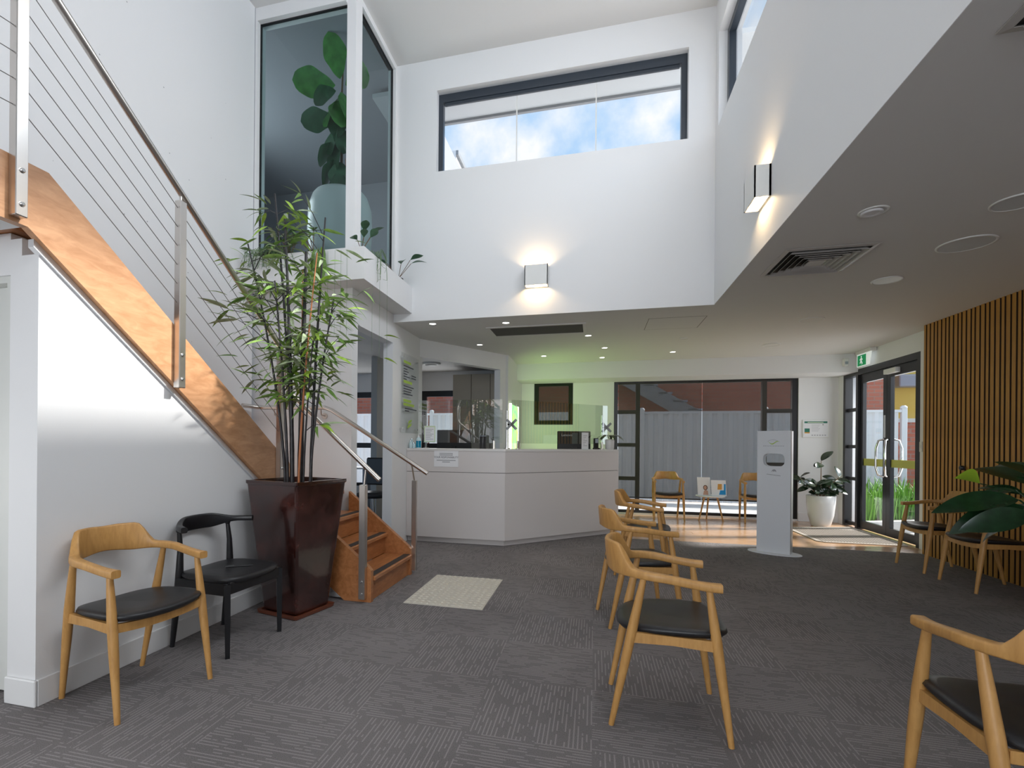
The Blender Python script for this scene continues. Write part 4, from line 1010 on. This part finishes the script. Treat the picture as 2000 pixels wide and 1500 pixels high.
def leafy(lab, loc, n, me, s, zlift=.5, size=1.0):
    t = thing('ledge_plant', lab, 'plant', loc, 0, 'leafy plants on the ledge'); MB().lathe([(.045, 0), (.055, .02), (.02, .03)], seg=10).build('root_ball', 'soil', t)
    stm = MB()
    for k in range(n):
        a = -PI / 2 + random.uniform(-1.7, 1.7); e = random.uniform(-.2, .9) * zlift; b = Vector((math.cos(a) * .09, math.sin(a) * .06, .05 + .1 * random.random())) * s
        stm.tube([(0, 0, .02), tuple(b)], .003, 5); put_leaf(me, t, b, (math.cos(a), math.sin(a), e), random.uniform(-.4, .4), size * random.uniform(.8, 1.15))
    stm.build('stems', 'stem_brown', t); return t
leafy('small glossy plant on the ledge corner below the glass post', (-2.10, 4.25, 2.94), 5, ll, 1.3, .9)
leafy('small leafy plant at the far right end of the ledge', (-2.06, 5.05, 2.94), 6, ll, 1.6, .5)
leafy('green leafy plant in the middle of the ledge behind the bamboo', (-2.55, 4.17, 2.94), 10, ll2, 1.5, .2)
leafy('green leafy plant left of centre on the ledge behind the bamboo', (-2.78, 4.17, 2.94), 10, ll2, 1.5, .2)
ds = thing('drooping_cactus', 'broad flat green cactus hanging down the ledge front behind the bamboo', 'plant', (-2.44, 4.09, 2.94))
for dx in (-.05, 0, .05): put_leaf(leaf_mesh('stem_blade', 'leaf_a', .34, .032, .1, .1, 10, .5, .18), ds, Vector((dx, -.01, .02)), (dx * .5, -.12, -1), .0, 1, 'stem_blade')

# rubber plant in the white pot by the doors
RP = Vector((3.32, 8.66, 0))
rp = thing('rubber_plant', 'dark rubber plant in a round white pot in the corner by the doors', 'plant', RP)
MB().lathe([(.115, 0), (.125, .01), (.165, .16), (.185, .34), (.188, .455), (.178, .462), (.168, .455), (.165, .42), (.05, .41)], seg=32).build('pot', 'ceramic_white', rp)
MB().lathe([(.166, .40), (.03, .425)], seg=20).build('soil', 'soil', rp)
rl_ = leaf_mesh('leaf', 'leaf_rubber', .21, .050, .25, .3, 10, .5, 0, .75); random.seed(11)
stm = MB()
for lx, ly, h in ((0, 0, .98), (-.30, -.05, .72), (.22, -.04, .74), (-.10, -.1, .62), (.12, .05, .60)):
    top = Vector((lx, ly, h)); stm.tube([(lx * .1, ly * .1, .42), (lx * .5, ly * .5, .42 + (h - .42) * .6), tuple(top)], [.008, .006, .004], 6)
    for k in range(9):
        t = .40 + .60 * k / 8; p = Vector((lx * t, ly * t, .42 + (h - .42) * t)); a = k * 2.4 + lx * 5; e = random.uniform(-.3, .5) + (.9 if k == 8 else 0)
        if h > .9 and k in (1, 2, 3, 4, 5): continue
        put_leaf(rl_, rp, p, (math.cos(a), math.sin(a) * .8 - .15, e), random.uniform(.5, 1.2) * (1 if math.cos(a) > 0 else -1), random.uniform(.85, 1.15))
stm.build('stems', 'stem_brown', rp)

# dark leafy plant at the right edge
DP = Vector((3.10, 4.14, 0))
dp = thing('leafy_plant', 'large dark leafy plant at the right edge with one lime new leaf', 'plant', DP)
MB().lathe([(.14, 0), (.15, .01), (.19, .38), (.195, .42), (.18, .42), (.17, .38), (.05, .37)], seg=28).build('pot', 'ceramic_white', dp); MB().lathe([(.172, .36), (.03, .38)], seg=20).build('soil', 'soil', dp)
big = leaf_mesh('leaf', 'leaf_dark', .46, .092, .22, .35, 14, .45, 0, .8); lime = leaf_mesh('leaf', 'leaf_lime', .17, .065, .9, .1, 8, .5)
stm = MB()
for z, dx, dy, dz, s, rl in ((.84, -1, .15, -.05, 1.0, .2), (.80, -.95, .1, -.35, .95, .1), (.76, -1, -.1, -.25, .85, -.2), (.90, -.6, .35, -.2, .7, .4), (.93, -.25, .6, .35, .9, .5), (.98, -.2, .9, .4, .8, .2), (.78, -.6, -.5, -.3, .8, 0), (.86, -.1, -.9, .0, .9, 0), (.82, -.3, -.9, .3, .8, 0), (.94, -.5, -.1, .45, .7, .1), (.75, -.15, .8, -.2, .9, 0), (.86, -.15, .25, .1, .6, .4), (.70, -.3, .5, -.3, .8, .2)):
    d_ = Vector((dx, dy, dz)).normalized(); b = Vector((d_.x * .33, d_.y * .33, z)); stm.tube([(0, 0, .37), (b.x * .4, b.y * .4, .37 + (z - .37) * .6), tuple(b)], [.010, .008, .005], 6)
    put_leaf(big, dp, b, d_, rl - .85, s)
b = Vector((-.50, .12, .94)); stm.tube([(0, 0, .8), tuple(b)], .004, 6); put_leaf(lime, dp, b, (-.9, -.1, .25), .6, 1.0)
stm.build('stems', 'leaf_dark', dp)

# little plant on the desk end
pp_ = thing('desk_plant', 'small drooping plant in a white pot at the end of the desk', 'plant', (.20, 7.08, 1.133))
MB().lathe([(.045, 0), (.058, .01), (.062, .12), (.055, .135), (.05, .13), (.01, .125)], seg=20).build('pot', 'ceramic_white', pp_)
dl = leaf_mesh('leaf', 'leaf_rubber', .17, .030, .2, .9, 8, .45)
for a in (-2.9, -2.2, -1.2, -.4, .3, 1.4, 2.4): put_leaf(dl, pp_, Vector((math.cos(a) * .03, math.sin(a) * .03, .19)), (math.cos(a), math.sin(a), .25), 0, random.uniform(.8, 1.1))
st_ = MB()
for a in (-2.9, -1.2, .3, 2.4): st_.tube([(0, 0, .12), (math.cos(a) * .03, math.sin(a) * .03, .19)], .003, 5)
st_.build('stems', 'leaf_rubber', pp_)

# ------------------------------------------------------------------ brochure table and stands
bt = thing('side_table', 'small white table on three splayed timber legs by the big window', 'table', (1.80, 8.72, 0))
MB().lathe([(.20, .385), (.215, .39), (.215, .402), (.205, .405)], seg=32).build('table_top', 'paper', bt)
for a in (200, 335, 95): MB().tube([(.19 * math.cos(R(a)), .19 * math.sin(R(a)), 0), (.10 * math.cos(R(a)), .10 * math.sin(R(a)), .386)], [.010, .016], 10).build('leg', 'oak', bt)
def brochure(x, y, w_, h, lab, blue):
    t = thing('brochure', lab, 'brochure', (x, y, .405), R(6), 'brochures on the small table')
    Mx = Matrix.Rotation(R(-10), 4, 'X')
    MB().box(-w_ / 2, w_ / 2, -.003, .003, 0, h, Mx).build('cover', 'paper', t)
    a = -.0036
    def pr(pts, mname, nm):
        mb = MB(); mb.prism(pts, -.0042, -.003, 'Y'); mb.v = [tuple(Mx @ Vector(p)) for p in mb.v]; mb.build(nm, mname, t)
    if blue:
        pr([(.0, .02), (w_ / 2 - .01, .02), (w_ / 2 - .005, h - .06), (w_ / 2 - .03, h - .06), (w_ / 2 - .035, .09), (.02, .09)], 'blue_ink', 'blue_field')
        pr([(-.02, .10), (.045, .10), (.05, h - .06), (-.01, h - .06)], 'orange_ink', 'portrait_block')
    else:
        pr([(-.02, .01), (.06, .01), (.055, .075), (.02, .09), (-.005, .07)], 'skin_ink', 'figure_print')
        pr([(.02 + .034 * math.cos(R(q)), .125 + .042 * math.sin(R(q))) for q in range(0, 360, 30)], 'hair_ink', 'hair_print')
        mb = MB(); mb.prism([(.018 + .022 * math.cos(R(q)), .125 + .03 * math.sin(R(q))) for q in range(0, 360, 30)], -.005, -.0042, 'Y'); mb.v = [tuple(Mx @ Vector(p)) for p in mb.v]; mb.build('face_print', 'skin_ink', t)
    MB().box(-w_ / 2, w_ / 2, -.02, .06, 0, .004).build('holder_foot', 'clear_bottle', t)
brochure(1.70, 8.66, .195, .29, 'white brochure with a dark-haired portrait on the left of the small table', False)
brochure(1.91, 8.64, .22, .25, 'white and blue brochure on the right of the small table', True)

# ------------------------------------------------------------------ wall items by the doors
ct = thing('framed_certificate', 'white framed certificate with a green header on the wall by the doors', 'certificate', (3.405, YB, 1.34))
MB().cbox(-.185, .185, -.014, 0, 0, .285, .003).build('frame', 'white_plastic', ct); MB().box(-.168, .168, -.0150, -.014, .016, .268).build('sheet', 'paper', ct)
MB().box(-.160, .160, -.0158, -.015, .228, .258).build('header_band', 'green_ink', ct); MB().box(-.115, .105, -.0164, -.0158, .238, .248).build('header_text', 'pale_green_card', ct)
MB().box(-.158, -.085, -.0158, -.015, .085, .145).build('green_block', 'green_ink', ct); MB().box(-.158, -.085, -.0158, -.015, .066, .085).build('orange_block', 'orange_ink', ct)
tl = MB()
for k in range(6): tl.box(-.06, .06 - .012 * (k % 3), -.0156, -.015, .20 - k * .02, .204 - k * .02)
for k in range(6): tl.box(-.06 + k * .036, -.038 + k * .036, -.0156, -.015, .030, .046)
tl.lathe([(.011, 0), (.011, .001)], seg=10, M=Matrix.Translation((.10, -.015, .205)) @ Matrix.Rotation(R(90), 4, 'X'))
tl.build('text_lines', 'ink_grey', ct)
ex = thing('exit_sign', 'green running-man exit sign hung from the ceiling above the doors', 'sign', (XD - .06, 8.18, LOW))
MB().cbox(-.03, .05, -.20, .20, -.05, 0, .004).build('housing', 'white_plastic', ex)
pan = MB().prism([(-.19, -.05), (.19, -.05), (.19, -.225), (-.14, -.225)], -.012, .0, 'X').build('lit_panel', 'white_glow', ex)
MB().box(-.0135, -.012, -.06, .17, -.215, -.065).build('green_field', 'green_sign', ex)
mn = MB(); mn.lathe([(.014, 0), (.014, .001)], seg=10, M=Matrix.Translation((-.0136, .065, -.092)) @ Matrix.Rotation(R(-90), 4, 'Y'))
mn.prism([(.085, -.11), (.045, -.108), (.03, -.135), (.04, -.14), (.055, -.125), (.05, -.155), (.03, -.175), (.04, -.20), (.055, -.195), (.052, -.18), (.072, -.165), (.09, -.185), (.105, -.178), (.09, -.155), (.08, -.14), (.10, -.13), (.105, -.14), (.112, -.128)], -.0146, -.0136, 'X')
mn.build('running_man', 'white_glow', ex)
se = thing('motion_sensor', 'small white motion sensor in the corner below the ceiling', 'sensor', (3.55, 8.48, 2.40))
MB().cbox(-.035, .035, -.04, .02, -.03, .09, .012).build('body', 'white_plastic', se); MB().cbox(-.02, .02, -.045, -.04, .0, .04, .004).build('lens', 'facade_grey', se)
tg_ = thing('coat_peg', 'black round peg on the slatted wall above the chairs', 'peg', tuple(atX(1883, 914, 3.562)))
MB().lathe([(.020, 0), (.024, .01), (.024, .03), (.018, .035)], seg=16, M=Matrix.Rotation(R(-90), 4, 'Y')).build('knob', 'black_plastic', tg_)
tg2 = copy_tree(tg_); tg2.location = tuple(atX(1998, 922, 3.562)); tg2['label'] = 'black round peg on the slatted wall at the right edge'
for o_ in (tg_, tg2): o_['group'] = 'pegs on the slatted wall'
sw = thing('wall_switch', 'small white switch plate on the door jamb beside the slats', 'switch', (XD - .001, 7.02, 1.2))
MB().cbox(-.008, 0, -.025, .025, -.06, .06, .002).build('plate', 'white_plastic', sw); MB().cbox(-.012, -.008, -.01, .01, -.02, .02, .001).build('rocker', 'white_plastic', sw)
mt_ = thing('door_mat', 'ribbed beige entrance mat inside the glass doors', 'mat', (0, 0, 0))
MB().prism([(2.80, 7.14), (3.66, 7.14), (3.70, 7.30), (3.70, 8.62), (2.72, 8.30), (2.72, 7.22)], 0, .010, 'Z').build('mat_base', 'mat_weave', mt_)
rb = MB()
for k in range(26): rb.box(2.78 + .034 * k, 2.792 + .034 * k, 7.20, 8.28, .010, .013)
tag(rb.build('ribs', 'mat_rib', mt_), kind='stuff')

# ------------------------------------------------------------------ ceiling fittings
def downlight(px, py, lab, lit=True, r=.045):
    p = atZ(px, py, LOW); t = thing('downlight', lab, 'light', (p.x, p.y, LOW), 0, 'recessed downlights')
    MB().lathe([(r * 1.25, 0), (r * 1.25, -.004), (r, -.006), (r * .95, -.001)], seg=20).build('trim_ring', 'white_plastic', t)
    MB().lathe([(r * .93, -.003), (r * .1, -.0035)], seg=20).build('lamp', 'led' if lit else 'white_plastic', t)
    if lit: 
        l = add_light('downlight_beam', 'SPOT', (p.x, p.y, LOW - .02), (0, 0, -1), 4.5, (1, .90, .76), spot_size=R(100), spot_blend=.8, shadow_soft_size=.04)
DLS = [(845, 632, 'small lit downlight nearest the stair side of the bulkhead'), (988, 630, 'small lit downlight just in front of the long ceiling grille'), (937, 673, 'small lit downlight left of the long ceiling grille, deeper in'), (1062, 695, 'small lit downlight over the green lit wall'),
       (1149, 655, 'small lit downlight at the right end of the long grille'), (1181, 679, 'front one of the two close lit downlights over the desk'), (1176, 698, 'rear one of the two close lit downlights over the desk'), (1314, 687, 'small lit downlight in front of the big window')]
for px, py, lb in DLS: downlight(px, py, lb, True, .040)
dl9 = atZ(1732, 547, LOW)
def disc(name, px, py, r, lab, cat, matn, group=None, rim=True):
    p = atZ(px, py, LOW); t = thing(name, lab, cat, (p.x, p.y, LOW), 0, group)
    MB().lathe([(r, 0), (r, -.006), (r * .93, -.009), (r * .9, -.004)], seg=36).build('rim', 'white_plastic', t)
    MB().lathe([(r * .895, -.005), (r * .02, -.006)], seg=36).build('face', matn, t)
disc('recessed_light', 1732, 547, .105, 'round white unlit ceiling light beside the square diffuser', 'light', 'white_plastic')
disc('ceiling_speaker', 1887, 476, .155, 'round grey ceiling speaker above the slatted wall', 'speaker', 'soffit', 'ceiling speakers')
disc('ceiling_speaker', 1990, 393, .12, 'round ceiling speaker cut by the right edge', 'speaker', 'soffit', 'ceiling speakers')
disc('ceiling_speaker', 1507, 673, .11, 'round ceiling speaker near the exit doors', 'speaker', 'paint_ceiling', 'ceiling speakers')
disc('ceiling_speaker', 1585, 624, .12, 'faint round ceiling speaker in the middle of the low ceiling', 'speaker', 'paint_ceiling', 'ceiling speakers')
disc('smoke_detector', 1336, 660, .055, 'small round smoke detector on the low ceiling', 'detector', 'white_plastic')
gp = atZ(1706, 412, LOW)
gm = thing('gimbal_light', 'tilting gimbal downlight between the square diffuser and the void', 'light', (gp.x, gp.y, LOW))
MB().lathe([(.075, 0), (.075, -.005), (.062, -.008), (.060, -.001)], seg=28).build('outer_ring', 'white_plastic', gm)
MB().lathe([(.052, -.004), (.055, -.012), (.045, -.018), (.032, -.012)], c=(-.008, 0, 0), seg=28).build('gimbal_ring', 'paper', gm); MB().lathe([(.032, -.010), (.004, -.011)], c=(-.008, 0, 0), seg=20).build('lens', 'louvre', gm)
# long grille
gr = thing('ceiling_grille', 'long dark return air grille with pale frame over the reception desk', 'grille', (-.675, 6.02, LOW))
MB().box(-.575, .575, -.255, -.215, -.010, 0).box(-.575, .575, .215, .255, -.010, 0).box(-.575, -.535, -.215, .215, -.010, 0).box(.535, .575, -.215, .215, -.010, 0).build('frame', 'pale_green_card' if False else 'paint_ceiling', gr)
MB().box(-.535, .535, -.215, .215, -.003, 0).build('backing', 'grille', gr)
bm_ = MB().box(-.535, .535, -.004, .004, -.008, -.003).mesh('blade'); bm_.materials.append(M_['grille'])
for k in range(17): link('blade', bm_, gr, (0, -.20 + .025 * k, 0))
hp = thing('access_hatch', 'flush square access hatch in the low ceiling', 'hatch', (.85, 6.01, LOW))
MB().cbox(-.285, .285, -.265, .265, -.003, 0, .0015).build('panel', 'paint_ceiling', hp); MB().box(-.292, .292, -.272, -.267, -.002, 0).box(-.292, .292, .267, .272, -.002, 0).box(-.292, -.287, -.267, .267, -.002, 0).box(.287, .292, -.267, .267, -.002, 0).build('shadow_gap', 'grille', hp)
# square louvred diffuser
df = thing('air_diffuser', 'square louvred ceiling air diffuser beside the void edge', 'diffuser', (1.565, 4.21, LOW))
def sqring(h, w_, z0, z1, lean=0): 
    mb = MB(); a, b = h, h - w_
    for s in range(4):
        Rm = Matrix.Rotation(s * PI / 2, 4, 'Z'); vs = [Rm @ Vector(p) for p in ((-a, -a, z0), (a, -a, z0), (b, -b, z1), (-b, -b, z1), (-a, -a, z0 + .003), (a, -a, z0 + .003), (b, -b, z1 + .003), (-b, -b, z1 + .003))]
        mb.add(vs, [(0, 1, 2, 3), (7, 6, 5, 4), (0, 4, 5, 1), (3, 2, 6, 7)])
    return mb
sqring(.285, .03, -.006, -.012).build('frame', 'louvre', df); MB().box(-.26, .26, -.26, .26, -.002, 0).build('backing', 'dark_slot', df)
for k in range(5): sqring(.240 - .040 * k, .020, -.026, -.006).build('louvre_blade', 'louvre', df)
MB().box(-.055, .055, -.055, .055, -.024, -.012).build('centre_plate', 'louvre', df)
d2 = copy_tree(df); cp = atZ(1943, 65, LOW); d2.location = (cp.x + .285, cp.y - .285 + .0, LOW); d2['label'] = 'square ceiling air diffuser cut by the top right corner'
for o_ in (df, d2): o_['group'] = 'square air diffusers'

# ------------------------------------------------------------------ sconces
def sconce(loc, rz, lab):
    t = thing('wall_sconce', lab, 'light', loc, rz, 'up and down wall lights')
    w_, d_, h_ = .12, .10, .105      # half width, depth, half height; wall at local y=0, room towards -y
    MB().box(-w_, w_, -d_, -d_ + .008, -h_, h_).box(-w_, -w_ + .008, -d_, 0, -h_, h_).box(w_ - .008, w_, -d_, 0, -h_, h_).box(-w_, w_, -.012, 0, -h_, h_).build('shade', 'white_plastic', t)
    MB().box(-w_ + .01, w_ - .01, -d_ + .01, -.014, -.02, .02).build('lamp', 'sconce_glow', t)
    Mw = Matrix.Translation(loc) @ Matrix.Rotation(rz, 4, 'Z')
    for s in (1, -1):
        q = Mw @ Vector((0, -.05, s * .04)); l = add_light('sconce_beam', 'AREA', q, (0, 0, s), 2.2, (1, .70, .38), shape='SQUARE', size=.07)
s0 = atY(1049, 542, YA)
sconce((s0.x, YA - .001, 2.95), 0, 'white box wall light glowing on the wall under the high window')
s1 = atX(1495, 366, XR)
sconce((XR - .001, s1.y, 2.945), R(-90), 'white box wall light glowing on the right wall of the void')
